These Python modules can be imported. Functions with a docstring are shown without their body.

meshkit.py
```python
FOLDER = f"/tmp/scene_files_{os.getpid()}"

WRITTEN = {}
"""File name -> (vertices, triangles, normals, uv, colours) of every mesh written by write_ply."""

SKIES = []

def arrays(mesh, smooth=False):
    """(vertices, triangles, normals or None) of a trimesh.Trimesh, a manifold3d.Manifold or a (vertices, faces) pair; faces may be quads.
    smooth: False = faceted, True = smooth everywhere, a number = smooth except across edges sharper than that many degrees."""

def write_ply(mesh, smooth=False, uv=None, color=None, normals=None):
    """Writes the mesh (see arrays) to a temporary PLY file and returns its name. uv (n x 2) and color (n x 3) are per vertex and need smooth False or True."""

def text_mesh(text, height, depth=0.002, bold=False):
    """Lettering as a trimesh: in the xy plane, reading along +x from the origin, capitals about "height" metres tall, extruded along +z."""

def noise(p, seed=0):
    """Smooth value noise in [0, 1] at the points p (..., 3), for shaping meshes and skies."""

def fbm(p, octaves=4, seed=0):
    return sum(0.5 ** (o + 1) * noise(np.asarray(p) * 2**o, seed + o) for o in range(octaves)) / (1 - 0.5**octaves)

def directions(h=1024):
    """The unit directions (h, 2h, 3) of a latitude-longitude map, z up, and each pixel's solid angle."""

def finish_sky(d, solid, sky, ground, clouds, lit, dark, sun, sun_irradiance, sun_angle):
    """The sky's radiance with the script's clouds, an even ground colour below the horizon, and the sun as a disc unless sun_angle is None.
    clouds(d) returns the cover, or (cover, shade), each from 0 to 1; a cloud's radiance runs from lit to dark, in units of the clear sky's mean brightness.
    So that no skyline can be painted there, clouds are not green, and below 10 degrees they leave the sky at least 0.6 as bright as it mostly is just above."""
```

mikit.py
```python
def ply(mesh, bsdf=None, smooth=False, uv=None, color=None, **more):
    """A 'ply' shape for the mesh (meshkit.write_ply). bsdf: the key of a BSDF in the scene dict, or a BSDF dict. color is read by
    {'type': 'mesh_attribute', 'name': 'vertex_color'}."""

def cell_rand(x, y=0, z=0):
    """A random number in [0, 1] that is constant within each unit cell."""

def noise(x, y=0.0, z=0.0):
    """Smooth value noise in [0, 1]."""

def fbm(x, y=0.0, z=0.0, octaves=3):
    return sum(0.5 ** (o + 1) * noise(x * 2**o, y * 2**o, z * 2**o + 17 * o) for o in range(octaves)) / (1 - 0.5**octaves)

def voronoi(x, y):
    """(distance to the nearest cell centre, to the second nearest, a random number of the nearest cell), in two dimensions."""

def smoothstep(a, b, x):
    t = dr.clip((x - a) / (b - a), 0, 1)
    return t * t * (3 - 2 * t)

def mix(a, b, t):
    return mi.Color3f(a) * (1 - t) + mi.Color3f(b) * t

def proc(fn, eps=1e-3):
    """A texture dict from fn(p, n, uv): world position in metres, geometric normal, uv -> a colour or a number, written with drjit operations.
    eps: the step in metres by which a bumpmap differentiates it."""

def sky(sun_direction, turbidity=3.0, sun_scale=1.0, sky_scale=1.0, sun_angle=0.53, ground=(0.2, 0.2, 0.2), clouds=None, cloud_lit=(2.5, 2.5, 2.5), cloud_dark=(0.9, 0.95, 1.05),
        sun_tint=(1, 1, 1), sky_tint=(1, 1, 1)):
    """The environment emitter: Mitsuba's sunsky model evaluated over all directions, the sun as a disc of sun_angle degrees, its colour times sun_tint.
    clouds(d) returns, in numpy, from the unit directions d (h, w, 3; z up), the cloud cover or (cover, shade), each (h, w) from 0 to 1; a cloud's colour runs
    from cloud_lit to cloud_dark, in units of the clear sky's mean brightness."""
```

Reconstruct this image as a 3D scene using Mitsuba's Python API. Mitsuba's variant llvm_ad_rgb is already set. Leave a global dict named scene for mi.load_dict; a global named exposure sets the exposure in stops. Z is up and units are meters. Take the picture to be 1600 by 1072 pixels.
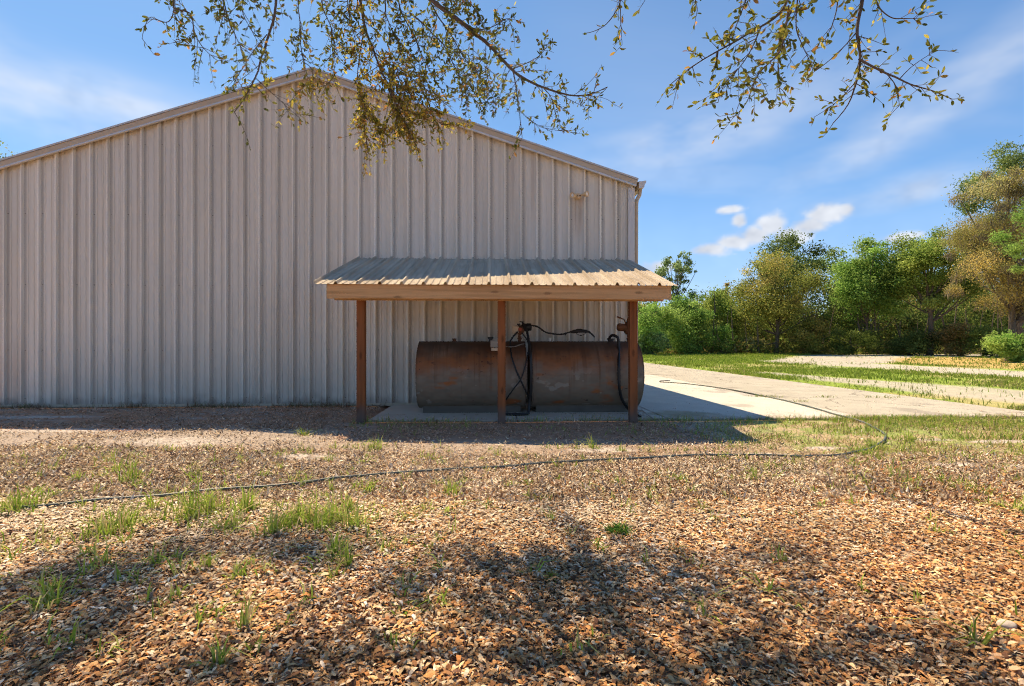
import math, random
import numpy as np, trimesh, drjit as dr, mitsuba as mi, mikit, meshkit
from mikit import noise, fbm, voronoi, cell_rand, smoothstep, mix, proc

T = mi.ScalarTransform4f
rng = np.random.default_rng(11)
random.seed(5)
scene, labels = {}, {}

# ---------------------------------------------------------------- camera, sky, exposure
YAW, CAMZ, F = math.radians(2.4), 1.18, 800.0          # F: focal length in photograph pixels (1600 wide)
FW, RT = np.array([math.sin(YAW), math.cos(YAW)]), np.array([math.cos(YAW), -math.sin(YAW)])
scene['camera'] = {'type': 'perspective', 'fov': 90.0, 'fov_axis': 'x', 'near_clip': 0.05, 'far_clip': 2000.0,
                   'to_world': T().look_at(origin=[0, 0, CAMZ], target=[FW[0], FW[1], CAMZ], up=[0, 0, 1])}
SUN = np.array([-0.33, 0.52, 1.0])
SUNXY = SUN[:2] / SUN[2]


def dir_px(px, py):
    d = np.array([*(FW * F + RT * (px - 800)), 536.0 - py])
    return d / np.linalg.norm(d)


def clouds(d):
    h, w = d.shape[:2]
    az = np.arctan2(d[..., 0], d[..., 1])
    el = np.arcsin(np.clip(d[..., 2], -1, 1))
    cover = np.zeros((h, w)); shade = np.zeros((h, w))
    up = d[..., 2] > 0.0
    q = d[up]
    pl = q[:, :2] / (q[:, 2:3] + 0.12)
    p3 = np.concatenate([pl, pl[:, :1] * 0], 1)
    warp = meshkit.fbm(p3 * [0.9, 0.9, 0] + [3, 1, 0], 4, 3)[:, None] - 0.5
    streak = meshkit.fbm((p3 + warp * 0.5) @ np.array([[0.85, 0.5, 0], [-1.9, 3.2, 0], [0, 0, 0]]) * 0.62 + [5.0, 2.7, 0], 5, 7)
    big = meshkit.fbm(p3 * 0.55 + [9.2, 4.0, 0], 3, 9)
    c = np.clip((streak - 0.50) * 2.4, 0, 1) * np.clip((big - 0.40) * 4, 0, 1) * 0.45
    a, e = az[up], el[up]

    def lobe(px, py, sx, sy, tilt=0.0):
        v = dir_px(px, py)
        a0, e0 = math.atan2(v[0], v[1]), math.asin(v[2])
        x, y = (a - a0) * math.cos(e0), e - e0
        x, y = x * math.cos(tilt) + y * math.sin(tilt), -x * math.sin(tilt) + y * math.cos(tilt)
        return np.exp(-(x / sx) ** 2 - (y / sy) ** 2)
    fine = meshkit.fbm(np.stack([a * 14, e * 40, a * 0], 1), 5, 21)
    c = np.maximum(c, np.clip(lobe(130, 150, 0.17, 0.035, 0.05) * (0.35 + fine * 1.1), 0, 1) * 0.62)
    c = np.maximum(c, lobe(20, 140, 0.10, 0.05, -0.3) * fine * 0.9)
    c = np.maximum(c, lobe(1480, 150, 0.26, 0.04, 0.45) * fine * 0.62)
    c = np.maximum(c, lobe(1100, 210, 0.25, 0.05, 0.15) * fine * 0.6)
    c = np.maximum(c, lobe(1460, 292, 0.14, 0.026, 0.05) * fine * 0.7)
    puff = meshkit.fbm(np.stack([a * 30, e * 42, a * 0], 1), 5, 33)
    bulbs = [(1205, 352, .030, .022), (1178, 368, .036, .020), (1148, 378, .040, .016), (1108, 390, .042, .015), (1240, 368, .036, .018), (1290, 334, .040, .022), (1322, 328, .022, .014), (1268, 352, .036, .018),
             (1156, 345, .015, .016), (1140, 328, .026, .009), (1020, 418, .07, .018), (1400, 372, .05, .010)]
    cum = np.max([lobe(*b_) * (1.0 if b_[0] > 1050 and b_[0] < 1350 else 0.8) for b_ in bulbs], axis=0)
    wide = cum.copy()
    puff2 = meshkit.fbm(np.stack([a * 75, e * 95, a * 0], 1), 4, 51)
    cum = np.clip(cum * 1.25 - (1 - puff) * 0.85 - (1 - puff2) * 0.42 + 0.20, 0, 1) * 1.6
    c = np.maximum(c, np.clip(wide, 0, 1) * 0.38 * np.clip(fine * 1.5, 0, 1))
    c = np.maximum(c, np.clip(cum, 0, 0.9))
    c = np.maximum(c, np.clip(1 - e / 0.30, 0, 1) ** 1.5 * 0.42)
    cover[up] = np.clip(c, 0, 1)
    shade[up] = np.clip(1.15 - puff * 1.5 - (e - 0.19) * 3.0, 0, 0.8)
    return cover, shade


scene['sky'] = mikit.sky(SUN.tolist(), turbidity=2.6, clouds=clouds, cloud_lit=(2.3, 2.35, 2.45), cloud_dark=(1.45, 1.5, 1.65),
                         sky_tint=(0.67, 0.86, 0.99), sun_tint=(1.0, 0.945, 0.85), ground=(0.25, 0.2, 0.14), sun_scale=1.15, sky_scale=0.95)
exposure = 2.4

# ---------------------------------------------------------------- helpers


def W(px, py, depth):
    """The world point that lies depth metres along the view axis behind photograph pixel (px, py)."""
    xy = RT * ((px - 800) * depth / F) + FW * depth
    return np.array([xy[0], xy[1], CAMZ + (536 - py) * depth / F])


def gh(x, y):
    """Ground height."""
    x, y = np.asarray(x, float), np.asarray(y, float)
    front = 1 / (1 + np.exp((y - 7.2) * 4))
    near = np.exp(-((y - 6.2) / 1.6) ** 2)
    z = -0.05 * np.tanh((x + 1.3) / 1.2) * near * np.clip(front * 1.3, 0, 1)
    b = meshkit.fbm(np.stack([x * 0.9, y * 0.9, x * 0], -1), 3, 4) - 0.5
    z = z + b * 0.05 * np.where(y < 7.4, 1, 0.35) + 0.012 * np.maximum(0, y - 30)
    return z


def G(px, py):
    """Where the ground shows at photograph pixel (px, py)."""
    z = 0.0
    for _ in range(6):
        d = (CAMZ - z) * F / (py - 536)
        p = W(px, py, d)
        z = float(gh(p[0], p[1]))
    return np.array([p[0], p[1], z])


COUNT = {}


def numbered(name):
    n = COUNT.get(name, -1) + 1
    COUNT[name] = n
    return name if n == 0 else f'{name}_{n:03d}'


def obj(name, mesh, mat, parent=None, smooth=False, color=None, **lab):
    key = numbered(name if parent is None else parent + '__' + name)
    scene[key] = mikit.ply(mesh, mat, smooth, color=color)
    if lab:
        labels[key] = lab
    return key


def thing(name, label, category, group=None):
    key = numbered(name)
    labels[key] = {'label': label, 'category': category, **({'group': group} if group else {})}
    return key


def join(ms):
    return trimesh.util.concatenate([m if isinstance(m, trimesh.Trimesh) else trimesh.Trimesh(*m, process=False) for m in ms])


def box(x0, x1, y0, y1, z0, z1, ch=0.0):
    import manifold3d as m3
    if ch <= 0:
        m = trimesh.creation.box(extents=(x1 - x0, y1 - y0, z1 - z0))
        m.apply_translation(((x0 + x1) / 2, (y0 + y1) / 2, (z0 + z1) / 2))
        return m
    pts = []
    for x, sx in ((x0, 1), (x1, -1)):
        for y, sy in ((y0, 1), (y1, -1)):
            for z, sz in ((z0, 1), (z1, -1)):
                pts += [(x + sx * ch, y + sy * ch, z), (x + sx * ch, y, z + sz * ch), (x, y + sy * ch, z + sz * ch)]
    return trimesh.Trimesh(pts).convex_hull


def tube(path, radii, n=6, caps=True):
    """A round tube along path (k, 3) with radii (k)."""
    P = np.asarray(path, float)
    R = np.broadcast_to(np.asarray(radii, float), (len(P),))
    t = np.gradient(P, axis=0)
    t /= np.linalg.norm(t, axis=1, keepdims=True) + 1e-12
    u = np.cross(t[0], [0, 0, 1.0] if abs(t[0][2]) < 0.9 else [1.0, 0, 0])
    u /= np.linalg.norm(u)
    rings = []
    for k in range(len(P)):
        u = u - t[k] * (u @ t[k])
        u /= np.linalg.norm(u) + 1e-12
        v = np.cross(t[k], u)
        a = np.arange(n) * 2 * np.pi / n
        rings.append(P[k] + R[k] * (np.cos(a)[:, None] * u + np.sin(a)[:, None] * v))
    V = np.vstack(rings)
    i = np.arange(n); j = (i + 1) % n
    Fc = []
    for k in range(len(P) - 1):
        a, b = k * n, (k + 1) * n
        Fc += [np.stack([a + i, a + j, b + j], 1), np.stack([a + i, b + j, b + i], 1)]
    if caps:
        V = np.vstack([V, P[0], P[-1]])
        m = len(V)
        Fc += [np.stack([j, i, i * 0 + m - 2], 1), np.stack([(len(P) - 1) * n + i, (len(P) - 1) * n + j, i * 0 + m - 1], 1)]
    return trimesh.Trimesh(V, np.vstack(Fc), process=False)


def spline(pts, n=40):
    from scipy.interpolate import PchipInterpolator
    P = np.asarray(pts, float)
    s = np.r_[0, np.cumsum(np.linalg.norm(np.diff(P, axis=0), axis=1))]
    return PchipInterpolator(s, P)(np.linspace(0, s[-1], n))


def extrude_profile(prof, p0, p1, u, v):
    """A closed polygon prof (k, 2) in the axes u, v, swept from p0 to p1, ends capped."""
    from shapely import Polygon
    prof = np.asarray(prof, float)
    p0, p1, u, v = (np.asarray(a, float) for a in (p0, p1, u, v))
    L = p1 - p0
    m = trimesh.creation.extrude_polygon(Polygon(prof), 1.0, engine='earcut')
    X = m.vertices
    m.vertices = p0 + X[:, :1] * u + X[:, 1:2] * v + X[:, 2:3] * L
    if np.dot(np.cross(u, v), L) < 0:
        m.invert()
    return m


def lathe(prof, base, axis=(0, 0, 1), n=24):
    m = trimesh.creation.revolve(np.asarray(prof, float), sections=n)
    m.apply_transform(trimesh.geometry.align_vectors([0, 0, 1], axis))
    m.apply_translation(base)
    return m


def unit(v):
    return v / (np.linalg.norm(v, axis=-1, keepdims=True) + 1e-12)


def leaves(P, D, N, L, Wd, col, detail=2, curl=0.0, fold=0.25, shape=0.5):
    """Leaf blades: base P, direction D, upper side N (all (n, 3)), length L, width Wd (n), colour (n, 3). detail 2 = two facets, 4 = four facets with a curl."""
    n = len(P)
    D = unit(D); S = unit(np.cross(D, N)); U = np.cross(S, D)
    L = np.broadcast_to(L, (n,))[:, None]; Wd = np.broadcast_to(Wd, (n,))[:, None]
    curl = np.broadcast_to(curl, (n,))[:, None]; fold = np.broadcast_to(fold, (n,))[:, None]
    if detail == 2:
        V = np.stack([P, P + D * L * shape + S * Wd / 2 + U * fold * Wd, P + D * L - U * curl * L, P + D * L * shape - S * Wd / 2 + U * fold * Wd], 1)
        f = np.array([[0, 1, 2], [0, 2, 3]])
    elif detail == 8:
        st = ((0.22, 0.74, 0.20), (0.50, 1.0, 0.30), (0.78, 0.72, 0.18))
        e = U * fold * Wd
        rows = [P]
        for u_, w_, c_ in st:
            m_ = P + D * L * u_ + U * curl * L * c_
            rows += [m_ + S * Wd * 0.5 * w_ + e * w_, m_ - S * Wd * 0.5 * w_ + e * w_]
        V = np.stack(rows + [P + D * L - U * curl * L * 0.12], 1)
        f = np.array([[0, 2, 1], [1, 2, 4], [1, 4, 3], [3, 4, 6], [3, 6, 5], [5, 6, 7]])
    else:
        m1, m2 = P + D * L * 0.33 + U * curl * L * 0.22, P + D * L * 0.70 + U * curl * L * 0.18
        e = U * fold * Wd
        V = np.stack([P, m1 + S * Wd * 0.42 + e, m1 - S * Wd * 0.42 + e, m2 + S * Wd * 0.46 + e * 0.6, m2 - S * Wd * 0.46 + e * 0.6, P + D * L - U * curl * L * 0.1], 1)
        f = np.array([[0, 2, 1], [1, 2, 4], [1, 4, 3], [3, 4, 5]])
    k = V.shape[1]
    Fc = (f[None] + (np.arange(n) * k)[:, None, None]).reshape(-1, 3)
    return V.reshape(-1, 3), Fc, np.repeat(col, k, axis=0)


def merge(parts):
    V, Fc, C, at = [], [], [], 0
    for v, f, c in parts:
        V.append(v); Fc.append(f + at); C.append(c); at += len(v)
    return np.vstack(V), np.vstack(Fc), np.clip(np.vstack(C), 0.003, 1)


def rand_dirs(n):
    return unit(rng.normal(size=(n, 3)))


def mat(key, **kw):
    scene[key] = {'type': 'twosided', 'bsdf': {'type': 'principled', **kw}}
    return key


def rgb(*c):
    return {'type': 'rgb', 'value': list(c)}


VC = {'type': 'mesh_attribute', 'name': 'vertex_color'}

# ---------------------------------------------------------------- materials
GAL_X0 = -3.35                                          # ridge


def wall_col(p, n, uv):
    st = fbm(p.x * 9, p.z * 0.35, p.y * 2, 4)
    st2 = noise(p.x * 37, p.z * 0.6)
    pan = cell_rand(dr.floor((p.x - 1.49) / 0.9144), 3)
    c = mix((0.65, 0.592, 0.485), (0.725, 0.672, 0.57), smoothstep(0.25, 0.75, st))
    u = (p.x - 1.49) / 0.3048; u = (u - dr.floor(u)) * 0.3048          # painted shade beside each rib, painted light on its crest
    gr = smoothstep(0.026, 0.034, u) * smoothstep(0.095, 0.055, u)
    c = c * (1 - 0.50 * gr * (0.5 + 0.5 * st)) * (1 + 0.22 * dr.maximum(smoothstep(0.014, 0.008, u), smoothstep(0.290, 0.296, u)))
    c = c * (0.93 + 0.11 * pan) * (0.96 + 0.08 * st2)
    grime = smoothstep(1.6, 0.0, p.z) * (0.25 + 0.75 * fbm(p.x * 3, p.z * 1.2, 0, 3))
    c = mix(c, (0.33, 0.265, 0.21), grime * 0.45)
    run = smoothstep(0.62, 0.86, fbm(p.x * 14 + 5, p.z * 0.22, 0, 3)) * 0.4
    c = mix(c, (0.36, 0.27, 0.19), run)
    drip = smoothstep(0.13, 0.05, dr.abs(p.x - 1.66)) * smoothstep(2.95, 3.7, p.z) * smoothstep(3.99, 3.93, p.z) * (0.3 + 0.7 * noise(p.x * 45, p.z * 0.8))
    c = mix(c, (0.34, 0.22, 0.12), drip * 0.6)
    splash = smoothstep(0.34, 0.05, p.z + 0.16 * noise(p.x * 7, p.z * 9)) * 0.55
    return mix(c, (0.22, 0.15, 0.11), splash)


def rust_shade_col(p, n, uv):
    a = fbm(p.x * 1.7 + 3, p.z * 3.5, p.y * 2.0, 4)
    b = fbm(p.x * 9, p.z * 14, p.y * 9, 4)
    streak = fbm(p.x * 12, p.z * 1.1, p.y * 1.0, 3)
    hi = smoothstep(0.55, 0.95, p.z + 0.45 * (a - 0.5) + 0.3 * (streak - 0.5))
    c = mix((0.165, 0.13, 0.095), (0.25, 0.205, 0.155), b)
    c = mix(c, mix((0.19, 0.07, 0.026), (0.32, 0.13, 0.048), b), hi * (0.45 + 0.55 * smoothstep(0.3, 0.6, a)))
    patch = smoothstep(0.60, 0.74, fbm(p.x * 2.6 + 9, p.z * 6.5, p.y * 2 + 3, 4))
    c = mix(c, (0.33, 0.105, 0.025), patch * 0.85)
    dr_ = smoothstep(0.56, 0.70, fbm(p.x * 17 + 4, p.z * 0.7, 0, 3)) * smoothstep(0.25, 0.9, p.z + 0.5 * (noise(p.x * 11, 3.3) - 0.5))
    c = mix(c, (0.14, 0.06, 0.025), dr_ * 0.55)
    flake = smoothstep(0.63, 0.67, fbm(p.x * 5 + 2, p.z * 8, p.y * 5, 4)) * smoothstep(0.9, 0.4, p.z)
    c = mix(c, (0.34, 0.31, 0.265), flake * 0.6)
    pit = smoothstep(0.70, 0.78, fbm(p.x * 22, p.z * 25, p.y * 22, 2)) * smoothstep(0.5, 0.62, a)
    c = mix(c, (0.06, 0.035, 0.025), pit * 0.8)
    return mix(c, (0.055, 0.036, 0.026), smoothstep(0.88, 1.14, p.z + 0.30 * (streak - 0.5) + 0.2 * (a - 0.5)) * 0.78)  # shade over the upper tank, painted in as near-black brown


def wood(dark, light, along):
    def f(p, n, uv):
        g = (p.x, p.z, p.y) if along == 'x' else (p.z, p.x, p.y)
        ring = fbm(g[0] * 1.3, g[1] * 26, g[2] * 26, 4)
        fine = noise(g[0] * 5, g[1] * 140, g[2] * 140)
        c = mix(dark, light, smoothstep(0.28, 0.72, ring)) * (0.88 + 0.2 * fine)
        knot = smoothstep(0.13, 0.04, voronoi(g[0] * 1.6, g[1] * 4.5 + g[2])[0])
        return mix(c, [0.45 * v for v in dark], knot * 0.7)
    return f


def post_col(p, n, uv):
    c = wood((0.17, 0.062, 0.024), (0.27, 0.098, 0.036), 'z')(p, n, uv)
    grey = smoothstep(0.42, 0.12, p.z + 0.2 * noise(p.x * 9, p.y * 9, p.z * 5))
    return mix(c, (0.13, 0.10, 0.085), grey * 0.85)


def shed_roof_col(p, n, uv):
    st = fbm(p.x * 11, p.y * 0.9, 0, 4)
    c = mix((0.37, 0.31, 0.23), (0.45, 0.385, 0.29), smoothstep(0.25, 0.75, st))
    dirt = smoothstep(0.50, 0.72, fbm(p.x * 7 + 2, p.y * 1.6, 0, 4))
    c = mix(c, (0.27, 0.21, 0.145), dirt * 0.35)
    return c


def concrete_col(p, n, uv):
    big = fbm(p.x * 0.5, p.y * 0.5, 0, 4)
    mid = fbm(p.x * 3, p.y * 3, 0, 4)
    fine = noise(p.x * 60, p.y * 60)
    outer = smoothstep(5.88, 5.93, p.x)
    c = mix((0.37, 0.35, 0.295), (0.45, 0.43, 0.365), mid)
    c2 = mix((0.27, 0.25, 0.195), (0.345, 0.325, 0.26), mid)
    c = mix(c, c2, outer)
    c = c * (0.93 + 0.14 * fine)
    c = mix(c, (0.30, 0.27, 0.215), smoothstep(0.50, 0.75, big) * 0.4)
    moss = smoothstep(0.75, 0.2, dr.sqrt(dr.square(p.x - 3.1) + dr.square((p.y - 8.25) * 1.4)) + 0.5 * (mid - 0.5))
    c = mix(c, (0.17, 0.145, 0.06), moss * 0.7)
    edge = smoothstep(8.25, 7.75, p.y + 0.7 * (mid - 0.5) + 0.25 * (fine - 0.5))
    c = mix(c, (0.24, 0.185, 0.12), edge * 0.55)
    oil = smoothstep(0.66, 0.78, fbm(p.x * 1.1 + 3, p.y * 0.8, 0, 4))
    c = mix(c, (0.17, 0.15, 0.125), oil * 0.5)
    w = voronoi(p.x * 0.42 + 0.25 * fbm(p.x * 2, p.y * 2), p.y * 0.35 + 0.25 * fbm(p.x * 2 + 7, p.y * 2))
    crack = smoothstep(0.018, 0.004, w[1] - w[0]) * outer
    c = mix(c, (0.12, 0.10, 0.08), crack * 0.8)
    under = smoothstep(2.7, 2.4, p.x)  # slab below the lean-to: warmer colour that offsets its bluish shade
    return mix(c, mix((0.36, 0.295, 0.225), (0.44, 0.375, 0.295), mid), under)


def seg_d(p, a, b):
    ax, ay = a; bx, by = b
    vx, vy = bx - ax, by - ay
    t = dr.clip(((p.x - ax) * vx + (p.y - ay) * vy) / (vx * vx + vy * vy), 0, 1)
    return dr.sqrt(dr.square(p.x - ax - vx * t) + dr.square(p.y - ay - vy * t))


SAND_SPOTS = [(*G(270, 690)[:2], 0.75, 0.30), (*G(480, 714)[:2], 0.42, 0.2), (*G(940, 703)[:2], 0.45, 0.16), (*G(1195, 711)[:2], 0.32, 0.16),
              (*G(1450, 687)[:2], 0.42, 0.13), (*G(1560, 690)[:2], 0.5, 0.12), (*G(100, 672)[:2], 1.4, 0.25), (*G(60, 652)[:2], 1.0, 0.16),
              (*G(920, 868)[:2], 0.12, 0.05), (*G(1120, 805)[:2], 0.12, 0.06), (*G(1165, 812)[:2], 0.16, 0.06), (*G(1250, 910)[:2], 0.14, 0.05),
              (*G(1490, 726)[:2], 0.35, 0.12), (*G(1590, 730)[:2], 0.2, 0.15), (*G(1290, 700)[:2], 0.3, 0.12)]


def ground_col(p, n, uv):
    a = fbm(p.x * 0.55, p.y * 0.55, 0, 4)
    b = fbm(p.x * 4, p.y * 4, 0, 4)
    c4 = fbm(p.x * 23, p.y * 23, 0, 3)
    sand = mix((0.34, 0.295, 0.24), (0.46, 0.41, 0.35), b) * (0.85 + 0.3 * c4)
    soil = mix((0.10, 0.055, 0.03), (0.27, 0.175, 0.10), c4) * (0.8 + 0.4 * b)
    duff_shade = mix((0.21, 0.105, 0.06), (0.38, 0.23, 0.14), c4)
    green = mix((0.11, 0.17, 0.022), (0.20, 0.26, 0.045), b) * (0.8 + 0.4 * c4)
    dry = mix((0.27, 0.20, 0.10), (0.38, 0.30, 0.17), c4)
    # front yard
    spots = mi.Float(0)
    for sx, sy, rx, ry in SAND_SPOTS:
        d = dr.sqrt(dr.square((p.x - sx) / rx) + dr.square((p.y - sy) / ry))
        spots = dr.maximum(spots, smoothstep(1.15, 0.55, d + 0.9 * (b - 0.5)))
    back = smoothstep(4.9, 6.4, p.y + 0.8 * (a - 0.5) - 0.12 * dr.maximum(p.x, 0))
    yard = mix(soil, sand * 0.80, dr.maximum(back * 0.7, 0.35 * smoothstep(0.5, 0.62, b)))
    strip = smoothstep(6.7, 7.4, p.y + 0.9 * (a - 0.5) + 0.5 * (b - 0.5)) * smoothstep(-1.0, -1.9, p.x) * (0.55 + 0.45 * smoothstep(0.38, 0.55, b))
    strip = strip * (1 - 0.55 * smoothstep(0.50, 0.60, fbm(p.x * 1.3 + 8, p.y * 3.2, 0, 4)))
    strip = dr.maximum(strip, smoothstep(6.0, 6.6, p.y + 0.5 * (a - 0.5) + 0.4 * (b - 0.5)) * smoothstep(3.0, 2.2, p.x) * smoothstep(-2.2, -1.4, p.x) * 0.9)  # second patch paints the lean-to shadow in the brown of the duff
    yard = mix(yard, duff_shade, strip)
    yard = mix(yard, sand * 0.9, spots * (0.45 + 0.55 * smoothstep(0.35, 0.55, c4)))
    rg = smoothstep(2.6, 4.2, p.x) * smoothstep(4.6, 6.4, p.y + 0.7 * (a - 0.5))
    yard = mix(yard, mix(dry, green, smoothstep(0.35, 0.6, b)), rg * 0.75 * (1 - spots))
    # field on the right
    pale = smoothstep(0.52, 0.70, a + 0.25 * (b - 0.5))
    field = mix(green, dry, pale * 0.6)
    w1 = 1.4 * (fbm(p.x * 0.8 + 4, p.y * 0.35, 0, 4) - 0.5) + 0.6 * (b - 0.5)
    s1 = smoothstep(0.45, -0.3, dr.abs(p.x - (11.7 - dr.maximum(0, p.y - 13) * 0.12)) - (1.25 - dr.maximum(0, p.y - 13) * 0.13) + w1)
    s1 = s1 * smoothstep(22, 19, p.y)
    road = dr.minimum(seg_d(p, (20.4, -5), (20.0, 30)) - 2.4, dr.minimum(seg_d(p, (20.0, 30), (30, 41)) - 3.2, seg_d(p, (30, 41), (75, 45)) - 3.0))
    rd = smoothstep(0.8, -0.5, road + 2.2 * w1)
    leafy = smoothstep(23.2, 24.0, p.x + w1) * smoothstep(37, 35, p.y - 0.2 * (p.x - 24))
    field = mix(field, mix((0.30, 0.18, 0.07), (0.42, 0.27, 0.12), c4), leafy * (0.55 + 0.4 * b))
    field = mix(field, mix((0.26, 0.235, 0.19), (0.35, 0.32, 0.27), b), dr.maximum(s1 * 0.85, rd * 0.92))
    woods = smoothstep(44, 46.5, p.y + 1.5 * (a - 0.5))
    field = mix(field, mix((0.12, 0.075, 0.04), (0.2, 0.13, 0.06), b), woods)
    isfield = smoothstep(7.6, 7.9, p.y)
    isfield = isfield * smoothstep(2.0, 2.4, p.x)
    return mix(yard, field, isfield)


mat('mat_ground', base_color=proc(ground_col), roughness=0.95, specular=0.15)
mat('mat_concrete', base_color=proc(concrete_col), roughness=0.85, specular=0.3)
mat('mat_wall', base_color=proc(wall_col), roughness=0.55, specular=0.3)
mat('mat_trim', base_color=proc(lambda p, n, uv: mix((0.45, 0.36, 0.25), (0.54, 0.45, 0.33), fbm(p.x * 2.2, p.z * 2.2, p.y * 6, 4))), roughness=0.55, specular=0.3)
mat('mat_trim_light', base_color=proc(lambda p, n, uv: mix((0.56, 0.53, 0.49), (0.66, 0.635, 0.60), fbm(p.x * 6, p.z * 1.1, p.y * 6, 3))), roughness=0.5, specular=0.3)
mat('mat_roof', base_color=rgb(0.52, 0.50, 0.47), roughness=0.45, specular=0.4)
mat('mat_shed_roof', base_color=proc(shed_roof_col), roughness=0.85, specular=0.06)
mat('mat_tank', base_color=proc(rust_shade_col), roughness=0.62, specular=0.3)
mat('mat_fascia', base_color=proc(wood((0.45, 0.255, 0.115), (0.58, 0.355, 0.175), 'x')), roughness=0.75, specular=0.2)
mat('mat_post', base_color=proc(post_col), roughness=0.8, specular=0.2)
mat('mat_black', base_color=rgb(0.018, 0.018, 0.018), roughness=0.5, specular=0.4)
mat('mat_hose', base_color=proc(lambda p, n, uv: mix((0.045, 0.055, 0.045), (0.13, 0.145, 0.125), fbm(p.x * 7, p.y * 7, 0, 3))), roughness=0.5, specular=0.4)
mat('mat_iron', base_color=proc(lambda p, n, uv: mix((0.07, 0.033, 0.018), (0.20, 0.085, 0.036), fbm(p.x * 25, p.y * 25, p.z * 25, 3))), roughness=0.7, specular=0.25)
mat('mat_red', base_color=rgb(0.36, 0.07, 0.03), roughness=0.5, specular=0.4)
mat('mat_cream', base_color=rgb(0.56, 0.44, 0.30), roughness=0.5, specular=0.4)
mat('mat_grey', base_color=rgb(0.29, 0.265, 0.23), roughness=0.5, specular=0.4)
mat('mat_white', base_color=rgb(0.75, 0.74, 0.70), roughness=0.5, specular=0.4)
mat('mat_lamp_tan', base_color=proc(lambda p, n, uv: mix((0.58, 0.33, 0.13), (0.82, 0.64, 0.40), fbm(p.x * 30, p.y * 30, p.z * 30, 3))), roughness=0.55, specular=0.3)
mat('mat_skid', base_color=proc(lambda p, n, uv: mix((0.10, 0.085, 0.07), (0.17, 0.14, 0.11), fbm(p.x * 8, p.y * 8, p.z * 8, 3))), roughness=0.8, specular=0.2)
mat('mat_litter', base_color=VC, roughness=0.75, specular=0.15)
mat('mat_bark', base_color=proc(lambda p, n, uv: mix((0.075, 0.06, 0.048), (0.20, 0.165, 0.135), fbm(p.x * 14, p.y * 14, p.z * 3.5, 4))), roughness=0.9, specular=0.1)
scene['mat_leaf'] = {'type': 'principledthin', 'base_color': VC, 'roughness': 0.55, 'diff_trans': 1.0, 'spec_trans': 0.0, 'eta': 1.35}
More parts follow.
